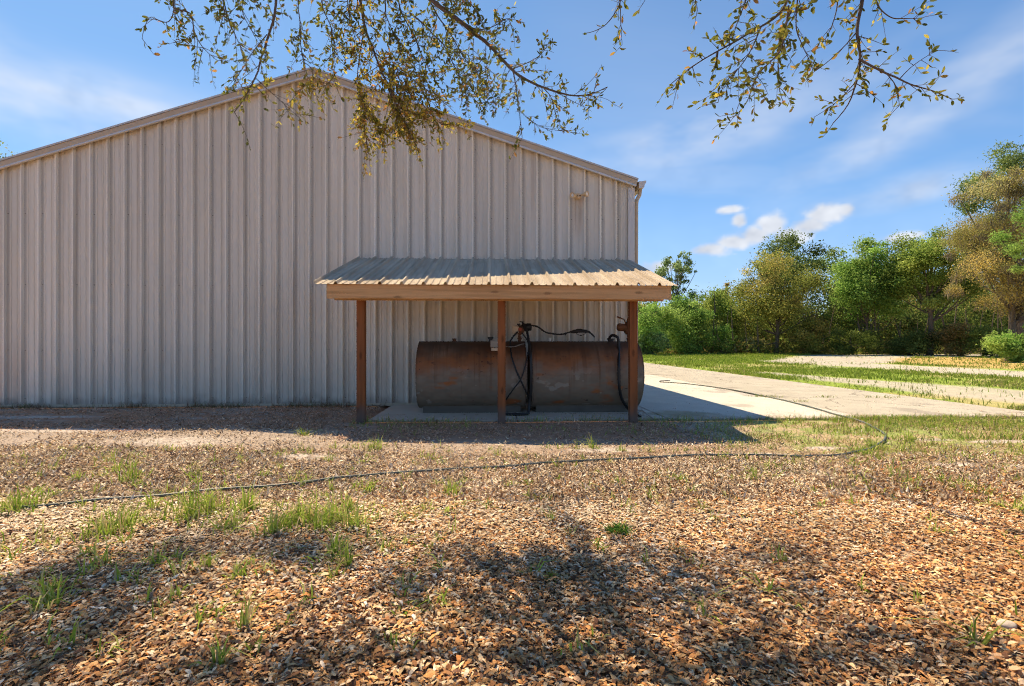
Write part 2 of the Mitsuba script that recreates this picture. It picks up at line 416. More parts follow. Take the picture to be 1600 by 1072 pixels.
scene['mat_grass'] = {'type': 'principledthin', 'base_color': VC, 'roughness': 0.55, 'diff_trans': 0.7, 'spec_trans': 0.0, 'eta': 1.3}
mat('mat_stone', base_color=rgb(0.42, 0.36, 0.29), roughness=0.9, specular=0.1)

# ---------------------------------------------------------------- the ground
WALL_Y, X_RIDGE, HALF, X_L, X_R, Y_BACK = 9.75, -3.31, 6.06, -9.37, 2.75, 28.0
SLOPE = 0.3235
Z_RIDGE = 6.275                                            # top of the roof at the ridge


def graded(lo, hi, fine_lo, fine_hi, step, grow=1.16):
    a = list(np.arange(fine_lo, fine_hi, step))
    s, x = step, a[-1]
    while x < hi:
        s *= grow; x += s; a.append(x)
    s, x = step, a[0]
    while x > lo:
        s *= grow; x -= s; a.insert(0, x)
    return np.array(a)


gx, gy = graded(-400, 400, -10, 10, 0.11), graded(-150, 500, 0.5, 9.6, 0.11)
X, Y = np.meshgrid(gx, gy, indexing='ij')
Z = gh(X, Y)
onpad = ((X > -2.0) & (X < 9.3) & (Y > 7.75) & (Y < 33.0)) | ((X > X_L) & (X < X_R) & (Y > WALL_Y))
Z = np.where(onpad, np.minimum(Z, -0.06), Z)
i, j = np.meshgrid(np.arange(len(gx) - 1), np.arange(len(gy) - 1), indexing='ij')
q = (i * len(gy) + j).ravel()
quads = np.stack([q, q + len(gy), q + len(gy) + 1, q + 1], 1)
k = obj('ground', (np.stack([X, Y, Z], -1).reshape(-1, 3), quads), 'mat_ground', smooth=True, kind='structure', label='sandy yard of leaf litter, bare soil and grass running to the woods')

# concrete pad: slabs with open joints
pad = numbered('concrete_drive')
labels[pad] = {'kind': 'structure', 'label': 'pale concrete apron beside the building, with a tan outer slab'}
PAD_Z = 0.018


def slab(x0, x1, y0, y1):
    obj('slab', box(x0, x1, y0, y1, -0.12, PAD_Z, 0.012), 'mat_concrete', pad)


slab(-1.85, 0.40, 7.74, 9.72); slab(0.412, 2.72, 7.74, 9.72)
ys = [7.74, 12.2, 16.8, 21.4, 26.0, 30.5]
for a, b in zip(ys[:-1], ys[1:]):
    slab(2.732, 5.90, a + 0.006, b - 0.006)
    slab(5.925, 9.12, a + 0.006 + (0.05 if a < 8 else 0), b - 0.006)

# ---------------------------------------------------------------- the metal building
bld = thing('metal_building', 'tan corrugated metal building with a low gable end facing the yard', 'building')


def z_roof(x):
    return Z_RIDGE - np.abs(np.asarray(x) - X_RIDGE) * SLOPE


PITCH, RIB0 = 0.3048, 1.49


def rib_profile(u):
    """Height of the sheet at u metres from a major rib's centre line (period PITCH)."""
    pts = [(0, 0.032), (0.011, 0.032), (0.030, 0.0), (0.090, 0.0), (0.097, 0.005), (0.111, 0.005), (0.118, 0.0)]
    return pts


RIB_U = [0.0105, 0.030, 0.088, 0.094, 0.108, 0.114, 0.1908, 0.1968, 0.2108, 0.2168, 0.2748, 0.2943]
RIB_H = [0.040, 0.000, 0.000, 0.011, 0.011, 0.000, 0.000, 0.011, 0.011, 0.000, 0.000, 0.040]


def sheet_x(x0, x1, rib0):
    """x and height of a ribbed sheet between x0 and x1."""
    out = []
    k0 = int(math.floor((x0 - rib0) / PITCH)) - 1
    for k in range(k0, k0 + int((x1 - x0) / PITCH) + 4):
        for u, h in zip(RIB_U, RIB_H):
            out.append((rib0 + k * PITCH + u, h))
    out = np.array(out)
    xs = np.unique(np.r_[x0, out[(out[:, 0] > x0 + 1e-4) & (out[:, 0] < x1 - 1e-4), 0], x1])
    return xs, np.interp(xs, out[:, 0], out[:, 1])


def gable_panel(x0, x1, lift=0.0):
    xs, h = sheet_x(x0, x1, RIB0)
    if x0 < X_RIDGE < x1:
        hr = np.interp(X_RIDGE, xs, h)
        i = np.searchsorted(xs, X_RIDGE)
        xs, h = np.insert(xs, i, X_RIDGE), np.insert(h, i, hr)
    n = len(xs)
    y = WALL_Y - h - lift
    bot = np.stack([xs, y, np.full(n, 0.015)], 1)
    top = np.stack([xs, y, z_roof(xs) - 0.06], 1)
    i = np.arange(n - 1)
    Fc = np.vstack([np.stack([i, i + 1, n + i + 1, n + i], 1)])
    return np.vstack([bot, top]), Fc


edges = [RIB0 + 0.0105 + PITCH * 3 * k for k in range(-13, 4)]
edges = [X_L] + [e for e in edges if X_L + 0.05 < e < X_R - 0.15] + [X_R - 0.004]
for k, (a, b) in enumerate(zip(edges[:-1], edges[1:])):
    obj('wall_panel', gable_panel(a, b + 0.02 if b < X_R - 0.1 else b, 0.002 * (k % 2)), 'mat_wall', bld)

# screws along the girts
sc = []
for zz in (0.16, 1.05, 2.25, 3.55, 4.85):
    for kk in range(-37, 5):
        for off in (0.055,):
            x = RIB0 + kk * PITCH + off
            if X_L + 0.1 < x < X_R - 0.1 and zz < z_roof(x) - 0.25:
                m = trimesh.creation.cylinder(0.0075, 0.008, sections=6)
                m.apply_transform(trimesh.transformations.rotation_matrix(math.pi / 2, [1, 0, 0]))
                m.apply_translation((x, WALL_Y - 0.005, zz)); sc.append(m)
obj('screws', join(sc), 'mat_skid', bld, kind='stuff')

# other walls and the roof


def ribbed_wall(axis, fixed, a, b, z1, out):
    xs, h = sheet_x(a, b, 0.1)
    n = len(xs)
    f = np.full(n, fixed) + out * h
    P = (lambda z: np.stack([xs, f, z], 1)) if axis == 'x' else (lambda z: np.stack([f, xs, z], 1))
    i = np.arange(n - 1)
    return np.vstack([P(np.full(n, 0.015)), P(z1(xs) if callable(z1) else np.full(n, z1))]), np.stack([i, i + 1, n + i + 1, n + i], 1)


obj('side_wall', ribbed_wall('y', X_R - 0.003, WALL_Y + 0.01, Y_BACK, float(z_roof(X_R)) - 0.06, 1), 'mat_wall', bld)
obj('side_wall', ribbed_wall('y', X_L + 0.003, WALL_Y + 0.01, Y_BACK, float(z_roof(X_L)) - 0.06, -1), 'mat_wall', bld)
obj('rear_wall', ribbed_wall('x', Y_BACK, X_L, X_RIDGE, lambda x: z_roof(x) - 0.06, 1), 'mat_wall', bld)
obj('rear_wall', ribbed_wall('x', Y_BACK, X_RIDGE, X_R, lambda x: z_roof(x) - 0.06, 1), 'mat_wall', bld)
Y_RAKE = WALL_Y - 0.085
for s in (-1, 1):
    ys_, h = sheet_x(Y_RAKE, Y_BACK + 0.08, Y_RAKE + 0.15)
    n = len(ys_)
    xe = X_RIDGE + s * (HALF + 0.10)
    A = np.stack([np.full(n, X_RIDGE), ys_, Z_RIDGE - 0.04 + h], 1)
    B = np.stack([np.full(n, xe), ys_, z_roof(xe) - 0.04 + h], 1)
    i = np.arange(n - 1)
    obj('roof_slope', (np.vstack([A, B]), np.stack([i, i + 1, n + i + 1, n + i], 1)), 'mat_roof', bld)

# rake trim: an upper box and a thinner lip, each side of the ridge
nrm = unit(np.array([SLOPE, 0, 1.0]))
for s in (-1, 1):
    d = unit(np.array([s, 0, -SLOPE])); up = np.array([s * nrm[0], 0, nrm[2]])
    a = np.array([X_RIDGE, Y_RAKE, Z_RIDGE]); L = (HALF + 0.06) / abs(d[0])
    # the profile lies in (-y, up); both halves meet in the vertical plane of the ridge
    prof_face = [(0, -0.105), (0.018, -0.105), (0.028, -0.02), (0.010, 0.006), (0, 0.006), (-0.02, 0.0), (-0.02, -0.10)]
    prof_lip = [(0.002, -0.142), (0.040, -0.142), (0.040, -0.130), (0.030, -0.107), (0.004, -0.107)]
    prof_cap = [(-0.06, 0.010), (0.034, 0.010), (0.034, -0.012), (0.038, -0.012), (0.038, 0.020), (-0.06, 0.026)]
    for nm, pr, mt in (('rake_trim', prof_face, 'mat_trim'), ('rake_lip', prof_lip, 'mat_trim_light'), ('roof_edge', prof_cap, 'mat_roof')):
        m = extrude_profile(pr, a, a + d * L, np.array([0, -1.0, 0]), up)
        V = m.vertices.copy()
        st = np.abs((V - a) @ d) < 0.3
        V[st, 2] -= (V[st, 0] - X_RIDGE) * (d[2] / d[0]); V[st, 0] = X_RIDGE
        m.vertices = V
        obj(nm, m, mt, bld)
obj('ridge_cap', extrude_profile([(-0.16, -0.045), (0, 0.010), (0.16, -0.045), (0.16, -0.035), (0, 0.024), (-0.16, -0.035)], (X_RIDGE, Y_RAKE + 0.002, Z_RIDGE + 0.02), (X_RIDGE, Y_BACK, Z_RIDGE + 0.02), (1, 0, 0), (0, 0, 1)), 'mat_roof', bld)
# corner trim at the right end
zc = float(z_roof(X_R)) - 0.16
obj('corner_trim', join([box(X_R - 0.115, X_R + 0.012, WALL_Y - 0.046, WALL_Y - 0.034, 0.03, zc), box(X_R - 0.0, X_R + 0.012, WALL_Y - 0.034, WALL_Y + 0.09, 0.03, zc)]), 'mat_trim_light', bld)
obj('base_trim', box(X_L, X_R - 0.12, WALL_Y - 0.052, WALL_Y - 0.036, 0.0, 0.055), 'mat_trim', bld)
# gutter and downspout on the right eave
ze = float(z_roof(X_R + 0.1)) - 0.02
gut = [(0, 0), (0.0, -0.13), (0.085, -0.13), (0.105, -0.10), (0.112, -0.06), (0.135, -0.03), (0.14, 0.015), (0.130, 0.015), (0.122, -0.028), (0.100, -0.055), (0.094, -0.095), (0.08, -0.12), (0.01, -0.12), (0.01, 0)]
obj('gutter', extrude_profile(gut, (X_R + 0.075, Y_RAKE - 0.02, ze), (X_R + 0.075, Y_BACK, ze), (1, 0, 0), (0, 0, 1)), 'mat_trim', bld)
cap = [(0, 0), (0.0, -0.13), (0.085, -0.13), (0.105, -0.10), (0.112, -0.06), (0.135, -0.03), (0.14, 0.015), (0.06, 0.0)]
obj('gutter_end', extrude_profile(cap, (X_R + 0.075, Y_RAKE - 0.024, ze), (X_R + 0.075, Y_RAKE - 0.020, ze), (1, 0, 0), (0, 0, 1)), 'mat_trim_light', bld)
dpath = spline([(X_R + 0.14, WALL_Y + 0.04, ze - 0.12), (X_R + 0.137, WALL_Y + 0.04, ze - 0.19), (X_R + 0.09, WALL_Y + 0.04, ze - 0.29), (X_R + 0.062, WALL_Y + 0.04, ze - 0.36), (X_R + 0.06, WALL_Y + 0.04, 2.0), (X_R + 0.06, WALL_Y + 0.04, 0.15), (X_R + 0.11, WALL_Y - 0.0, 0.07)], 40)
obj('downspout', tube(dpath, 0.038, 10), 'mat_trim', bld, smooth=40)

# flood light under the eave
c = W(903, 308, 9.82); cx, cz, cy = c[0], c[2], WALL_Y - 0.034
fl = thing('floodlight', 'twin headed tan floodlight stained with rust high on the gable wall', 'floodlight')
obj('mounting_box', lathe([(0, 0), (0.062, 0), (0.062, 0.022), (0.05, 0.04), (0, 0.045)], (cx - 0.01, cy, cz), (0, -1, 0), 20), 'mat_lamp_tan', fl, smooth=30)
for s, tilt in ((-1, -0.25), (1, 0.25)):
    ax = unit(np.array([s * 0.75, -0.75, -0.12 + 0.1 * s]))
    b0 = np.array([cx + s * 0.035, cy - 0.04, cz + 0.012])
    hd = obj('lamp_head', lathe([(0, -0.02), (0.022, -0.02), (0.026, 0.03), (0.045, 0.06), (0.056, 0.12), (0.052, 0.122), (0.0, 0.100)], b0 + ax * 0.035, ax, 18), 'mat_lamp_tan', fl, smooth=35)
    obj('lens', lathe([(0, 0.116), (0.03, 0.112), (0.050, 0.104), (0.0, 0.103)], b0 + ax * 0.035, ax, 18), 'mat_white', hd, smooth=35)
    obj('swivel_arm', tube([(cx + s * 0.012, cy - 0.03, cz), b0 + ax * 0.03], 0.012, 8), 'mat_iron', fl, smooth=40)
obj('motion_sensor', box(cx - 0.028, cx + 0.022, cy - 0.085, cy - 0.035, cz - 0.055, cz - 0.012, 0.008), 'mat_lamp_tan', fl)

# ---------------------------------------------------------------- lean-to roof over the tanks
sh = thing('lean_to', 'small lean-to of ribbed metal sheets on wooden posts over the tanks', 'lean-to')
SX0, SX1 = -2.46, 2.68
SY1, SZ1, SY0, SZ0 = WALL_Y - 0.044, 2.77, 7.22, 2.0
RIB_S = RIB0 + 0.01


def shed_z(y):
    return SZ0 + (y - SY0) * (SZ1 - SZ0) / (SY1 - SY0)


def roof_panel(x0, x1, lift):
    xs, h = sheet_x(x0, x1, RIB_S)
    n = len(xs)
    T1 = np.stack([xs, np.full(n, SY0), SZ0 + h + lift], 1); T2 = np.stack([xs, np.full(n, SY1), SZ1 + h + lift], 1)
    lo = np.array([0, 0, -0.0022])
    V = np.vstack([T1, T2, T1 + lo, T2 + lo])
    i = np.arange(n - 1)
    Fc = [np.stack([i, i + 1, n + i + 1, n + i], 1), np.stack([2 * n + i, 3 * n + i, 3 * n + i + 1, 2 * n + i + 1], 1), np.stack([i, 2 * n + i, 2 * n + i + 1, i + 1], 1)]
    return V, np.vstack(Fc)


se = [SX0] + [RIB_S + 0.0105 + PITCH * 3 * k for k in range(-4, 2) if SX0 + 0.2 < RIB_S + PITCH * 3 * k < SX1 - 0.1] + [SX1]
for k, (a, b) in enumerate(zip(se[:-1], se[1:])):
    obj('roof_panel', roof_panel(a, b + (0.018 if b < SX1 else 0), 0.002 * (k % 2)), 'mat_shed_roof', sh)
obj('fascia', box(-2.29, 2.60, SY0 + 0.045, SY0 + 0.083, 1.805, 2.008, 0.004), 'mat_fascia', sh)
PX = [-1.895, 0.165, 2.135]
for x in PX:
    obj('post', box(x - 0.058, x + 0.058, 7.545, 7.66, -0.25, 1.955, 0.006), 'mat_post', sh)
obj('beam', box(-2.26, 2.57, 7.503, 7.542, 1.80, 1.955, 0.004), 'mat_fascia', sh)
for x in (-2.27, -1.66, -1.06, -0.45, 0.15, 0.76, 1.36, 1.97, 2.57):
    m = extrude_profile([(SY0 + 0.086, shed_z(SY0 + 0.086) - 0.14), (SY1 - 0.03, shed_z(SY1 - 0.03) - 0.14), (SY1 - 0.03, shed_z(SY1 - 0.03) - 0.042), (SY0 + 0.086, shed_z(SY0 + 0.086) - 0.042)], (x - 0.019, 0, 0), (x + 0.019, 0, 0), (0, 1, 0), (0, 0, 1))
    obj('rafter', m, 'mat_fascia', sh)
for t in (0.17, 0.5, 0.83):
    y = SY0 + t * (SY1 - SY0)
    obj('purlin', box(SX0 + 0.03, SX1 - 0.03, y - 0.04, y + 0.04, shed_z(y) - 0.040, shed_z(y) - 0.006 - 0.014, 0.003), 'mat_fascia', sh)
obj('ledger_board', box(-2.4, 2.6, WALL_Y - 0.077, WALL_Y - 0.037, 2.50, 2.66, 0.003), 'mat_fascia', sh)

# ---------------------------------------------------------------- the two fuel tanks
TY, TZ, TR = 8.79, 0.645, 0.565


def make_tank(x0, x1, label, seam):
    t = thing('fuel_tank', label, 'fuel tank', 'rusty cylindrical fuel tanks under the lean-to')
    n = 64
    k = 0.03
    prof = [(TR - 0.006, x0 + 0.012), (TR, x0 + 0.02)] + [(TR + (0.0025 if 0.02 < abs(z - seam) < 0.0 else 0), z) for z in np.linspace(x0 + 0.1, x1 - 0.1, 8)] + [(TR, x1 - 0.02), (TR - 0.006, x1 - 0.012)]

    def rev(pr):
        m = trimesh.creation.revolve(np.asarray(pr), sections=n)
        V = m.vertices.copy()
        m.vertices = np.stack([V[:, 2], TY + V[:, 1], TZ + V[:, 0]], 1)
        m.invert() if m.volume < 0 else None
        return m
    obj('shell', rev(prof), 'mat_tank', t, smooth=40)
    for xa, s in ((x0, 1), (x1, -1)):
        # flanged, very slightly dished head inside the rim
        pr = [(0.0, xa + s * 0.006), (0.25, xa + s * 0.012), (TR - 0.05, xa + s * 0.028), (TR - 0.02, xa + s * 0.036), (TR - 0.012, xa + s * 0.03), (TR - 0.008, xa + s * 0.0), (TR + 0.002, xa + s * 0.0), (TR + 0.002, xa + s * 0.012)]
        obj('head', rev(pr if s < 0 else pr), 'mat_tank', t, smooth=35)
    # welded seams
    for xs in ((x0 + x1) / 2 + seam,):
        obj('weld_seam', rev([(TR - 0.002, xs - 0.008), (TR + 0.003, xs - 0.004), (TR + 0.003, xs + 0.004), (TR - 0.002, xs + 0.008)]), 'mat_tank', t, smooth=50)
    a = math.radians(2)
    obj('long_seam', tube([(x0 + 0.02, TY - TR * math.cos(a), TZ + TR * math.sin(a)), (x1 - 0.02, TY - TR * math.cos(a), TZ + TR * math.sin(a))], 0.003, 6), 'mat_tank', t)
    for s in (-1, 1):     # angle iron runners of the skid
        y = TY + s * 0.215
        obj('skid_rail', join([box(x0 + 0.08, x1 - 0.08, y - 0.03, y + 0.03, PAD_Z, PAD_Z + 0.012), box(x0 + 0.08, x1 - 0.08, y + s * 0.018 - 0.006, y + s * 0.018 + 0.006, PAD_Z + 0.012, TZ - math.sqrt(TR ** 2 - 0.235 ** 2) + 0.004)]), 'mat_skid', t)
    for f in (0.12, 0.88):
        x = x0 + (x1 - x0) * f
        pts = [(-0.30, PAD_Z), (0.30, PAD_Z)] + [(0.34 * math.cos(q), 0) for q in ()]
        arc = [(TR * math.sin(q), TZ - TR * math.cos(q) + 0.004) for q in np.linspace(0.39, -0.39, 11)]
        obj('cradle', extrude_profile([(-0.215, PAD_Z + 0.013), (0.215, PAD_Z + 0.013)] + arc, (x - 0.006, TY, 0), (x + 0.006, TY, 0), (0, 1, 0), (0, 0, 1)), 'mat_skid', t)
    return t


T1 = make_tank(-1.20, 0.585, 'left rusty steel fuel tank behind the middle post on a concrete slab', -0.35)
T2 = make_tank(0.68, 2.50, 'right rusty steel fuel tank with a black hose hanging down its front', 0.3)
TOP = TZ + TR


def fitting(t, name, x, r, h, m='mat_iron'):
    obj(name, lathe([(0, -0.02), (r, -0.02), (r, h * 0.55), (r * 1.35, h * 0.55), (r * 1.35, h), (0, h)], (x, TY, TOP), (0, 0, 1), 14), m, t, smooth=30)


fitting(T1, 'vent_cap', 0.00, 0.035, 0.075, 'mat_black'); fitting(T1, 'filler_cap', -0.62, 0.03, 0.05)
fitting(T2, 'vent_cap', 1.02, 0.02, 0.06, 'mat_white'); fitting(T2, 'filler_cap', 2.08, 0.05, 0.05, 'mat_black')
# grey box strapped to the front of the left tank, next to the post
c = W(779, 541, 8.28)
bx_ = thing('junction_box', 'small grey metal box on the tank beside the middle post', 'electrical box')
obj('enclosure', box(c[0] - 0.13, c[0] + 0.10, c[1] - 0.05, c[1] + 0.07, c[2] - 0.02, c[2] + 0.095, 0.008), 'mat_grey', bx_)
obj('cover_plate', box(c[0] - 0.12, c[0] + 0.10, c[1] - 0.062, c[1] - 0.048, c[2] - 0.075, c[2] - 0.026, 0.004), 'mat_cream', bx_)

# pumps standing on the tanks


def make_pump(x, label, flip):
    t = thing('fuel_pump', label, 'fuel pump', 'fuel pumps standing on the tanks')
    s = -1 if flip else 1
    z = TOP
    obj('riser_pipe', lathe([(0, -0.03), (0.028, -0.03), (0.028, 0.03), (0.04, 0.03), (0.04, 0.06), (0.028, 0.06), (0.028, 0.12), (0, 0.12)], (x, TY - 0.02, z), (0, 0, 1), 14), 'mat_iron', t, smooth=30)
    obj('pump_body', lathe([(0, -0.075), (0.05, -0.075), (0.078, -0.06), (0.082, -0.02), (0.082, 0.03), (0.07, 0.055), (0.03, 0.07), (0, 0.07)], (x, TY - 0.03, z + 0.19), (0, -1, 0), 22), 'mat_iron', t, smooth=30)
    obj('motor', lathe([(0, 0), (0.06, 0), (0.066, 0.012), (0.066, 0.13), (0.055, 0.15), (0.02, 0.155), (0, 0.155)], (x + s * 0.05, TY - 0.03, z + 0.235), (s, 0, 0.08), 20), 'mat_black' if not flip else 'mat_iron', t, smooth=30)
    obj('switch_box', box(x - s * 0.075 - 0.055, x - s * 0.075 + 0.055, TY - 0.11, TY - 0.0, z + 0.13, z + 0.265, 0.014), 'mat_cream' if not flip else 'mat_iron', t)
    obj('badge', lathe([(0, 0), (0.034, 0), (0.030, 0.008), (0, 0.010)], (x - s * 0.0, TY - 0.103, z + 0.20), (0, -1, 0), 18), 'mat_red', t, smooth=30)
    obj('nozzle_holster', join([box(x - s * 0.02 - 0.03, x - s * 0.02 + 0.03, TY - 0.13, TY - 0.09, z + 0.27, z + 0.30, 0.004), tube([(x + s * 0.03, TY - 0.05, z + 0.26), (x + s * 0.05, TY - 0.08, z + 0.33), (x, TY - 0.1, z + 0.33)], 0.012, 8)]), 'mat_black', t)
    return t, np.array([x, TY, z])


P1, p1 = make_pump(0.50, 'rusty fuel pump with a cream box and black motor, right of middle post', False)
P2, p2 = make_pump(2.39, 'brown rusted hand fuel pump behind the right post, lever pointing left', True)
h1 = W(975, 499, 8.7); h2 = W(964, 495, 8.7)
obj('lever', tube([(2.33, TY - 0.06, p2[2] + 0.30), h1, h2], [0.012, 0.011, 0.014], 8), 'mat_iron', P2, smooth=40)
obj('pump_head', lathe([(0, 0), (0.055, 0), (0.055, 0.12), (0.04, 0.16), (0.02, 0.21), (0, 0.21)], (2.385, TY - 0.06, p2[2] + 0.20), (0, 0, 1), 16), 'mat_iron', P2, smooth=30)


def hose(name, label, cat, pts, r, m='mat_black', n=60, group=None):
    k = obj(name, tube(spline(pts, n), r, 9), m, smooth=40)
    labels[k] = {'label': label, 'category': cat, **({'group': group} if group else {})}
    return k


fz = TY - TR - 0.035


def front(px, py, off=0.05):
    """On the front of the tanks at this height."""
    d = 8.3
    for _ in range(8):
        p = W(px, py, d)
        y = TY - math.sqrt(max(TR ** 2 - (p[2] - TZ) ** 2, 0.0)) - off
        d += (y - p[1])
    return W(px, py, d)


gap = 0.64
hose('fuel_hose', 'black hose sagging from the left pump across the top of the right tank', 'hose',
     [(0.62, TY - 0.05, p1[2] + 0.28), W(838, 510, 8.75), W(855, 520, 8.72), W(875, 522.5, 8.7), W(893, 518, 8.68), W(905, 515, 8.66), W(918, 518, 8.66), W(929, 527, 8.70)], 0.014)
hose('fuel_hose', 'thick black hose hanging down between the two tanks', 'hose',
     [(0.55, TY - 0.10, p1[2] + 0.30), (0.60, TY - 0.22, p1[2] + 0.20), (0.635, TY - 0.42, TOP - 0.08), (0.645, fz - 0.0, 0.95), (0.65, fz - 0.03, 0.66), (0.645, fz + 0.02, 0.40), (0.63, fz + 0.06, 0.20), (0.60, fz + 0.0, PAD_Z + 0.03), (0.44, fz - 0.03, PAD_Z + 0.024), (0.24, fz + 0.0, PAD_Z + 0.024)], 0.022)
hose('fuel_hose', 'thin black hose crossing the left tank, upper left to lower right', 'hose',
     [(0.46, TY - 0.12, p1[2] + 0.16), front(797, 536), front(799, 555), front(806, 577), front(814, 595), front(824, 617), front(829, 632)], 0.014)
hose('fuel_hose', 'thin black hose crossing the left tank, upper right to lower left', 'hose',
     [(0.53, TY - 0.12, p1[2] + 0.14), front(826, 540, 0.05), front(822, 566, 0.055), front(814, 592, 0.06), front(803, 607, 0.05), front(793, 621, 0.04), front(788, 630, 0.03)], 0.011)
hose('power_cable', 'grey power cable looping from the left pump to the grey box', 'cable',
     [(0.50, TY - 0.10, p1[2] + 0.10), front(822, 534, 0.03), front(812, 539, 0.035), front(800, 542, 0.04), front(789, 541, 0.03)], 0.008, 'mat_grey')
hose('fuel_hose', 'thick black hose hanging down the front of the right tank', 'hose',
     [(2.05, TY - 0.02, TOP + 0.05), W(958, 524, 8.62), W(965, 527, 8.55), front(967, 540), front(967, 575), front(967.5, 600), front(970, 618), front(977, 633), W(985, 641, 8.35), W(996, 648, 8.05), W(1001, 650, 7.98)], 0.024)
nz = thing('fuel_nozzle', 'black fuel nozzle lying on top of the right tank', 'fuel nozzle')
a, b = W(893, 519, 8.64), W(922, 519, 8.62)
obj('barrel', tube(spline([a, (a + b) / 2 + [0, 0, 0.02], b], 10), [0.018, 0.03, 0.034, 0.034, 0.03, 0.03, 0.028, 0.026, 0.02, 0.016], 10), 'mat_black', nz, smooth=40)
obj('trigger_guard', tube(spline([a + [0.06, 0, 0], (a + b) / 2 + [0, 0, -0.055], b + [-0.06, 0, 0]], 10), 0.007, 6), 'mat_black', nz)
obj('spout', tube(spline([a, a + [-0.06, 0, -0.01], a + [-0.12, -0.02, -0.045]], 8), 0.011, 8), 'mat_black', nz, smooth=40)
# pale coil end by the right post
hose('coiled_cable', 'thin pale cable coiled at the foot of the right post', 'cable', [W(997, 641, 8.0), W(1004, 641, 8.0), W(1006, 646, 7.95), W(1001, 649, 7.9), W(997, 645, 7.92), W(1003, 642, 7.9), W(1012, 648, 7.85), W(1022, 655, 7.8), W(1031, 661, 7.7)], 0.009, 'mat_grey', 40)

# garden hose across the yard and up onto the concrete
hp = []
for px, py in [(-60, 806), (0, 800), (60, 797), (150, 787), (210, 783), (270, 777), (340, 769), (430, 763), (520, 752), (600, 744), (700, 737), (800, 732), (900, 724), (1000, 719), (1100, 714), (1180, 714), (1260, 716), (1320, 713), (1360, 704), (1383, 690), (1384, 682), (1368, 672), (1345, 662)]:
    g = G(px, py); g[2] = gh(g[0], g[1]) + 0.022; hp.append(g)
for px, py in [(1326, 654), (1280, 641), (1220, 625.5), (1160, 613), (1100, 603.5), (1050, 598.5), (1033, 597.8), (1032, 596), (1046, 595.5)]:
    d = (CAMZ - PAD_Z) * F / (py - 536); g = W(px, py, d); g[2] = PAD_Z + 0.013; hp.append(g)
hp = spline(hp, 420)
wob = meshkit.noise(np.stack([hp[:, 0] * 2.2, hp[:, 1] * 2.2, hp[:, 0] * 0], 1), 8) - 0.5
hp[:, 1] += wob * 0.05; hp[:, 2] += np.abs(wob) * 0.012
gk = obj('garden_hose', tube(hp, 0.0125, 9), 'mat_hose', smooth=40)
labels[gk] = {'label': 'long dark garden hose snaking over the leaf litter and up onto the concrete', 'category': 'garden hose'}

# ---------------------------------------------------------------- leaf litter and grass
in_spots = lambda x, y: np.max([np.exp(-(((x - sx) / rx) ** 2 + ((y - sy) / ry) ** 2)) for sx, sy, rx, ry in SAND_SPOTS], axis=0)


def scatter(n, d0, d1, p=1.0, half=1.06):
    """n ground points in the wedge the camera sees, depth d0..d1."""
    d = np.sqrt(rng.random(n) * (d1 ** 2 - d0 ** 2) + d0 ** 2) if p == 1 else d0 + (d1 - d0) * rng.random(n) ** p
    x = (rng.random(n) * 2 - 1) * half * d
    return RT * x[:, None] + FW * d[:, None]


PAL = np.array([(0.53, 0.315, 0.13), (0.61, 0.395, 0.185), (0.44, 0.225, 0.08), (0.47, 0.195, 0.055), (0.29, 0.125, 0.045), (0.66, 0.47, 0.26), (0.15, 0.07, 0.035), (0.38, 0.23, 0.12), (0.54, 0.25, 0.08)])
PALE = np.array([(0.60, 0.455, 0.27), (0.67, 0.53, 0.335), (0.52, 0.37, 0.205), (0.60, 0.47, 0.31), (0.33, 0.21, 0.11), (0.72, 0.585, 0.40), (0.20, 0.12, 0.07), (0.50, 0.36, 0.21), (0.57, 0.41, 0.21)])


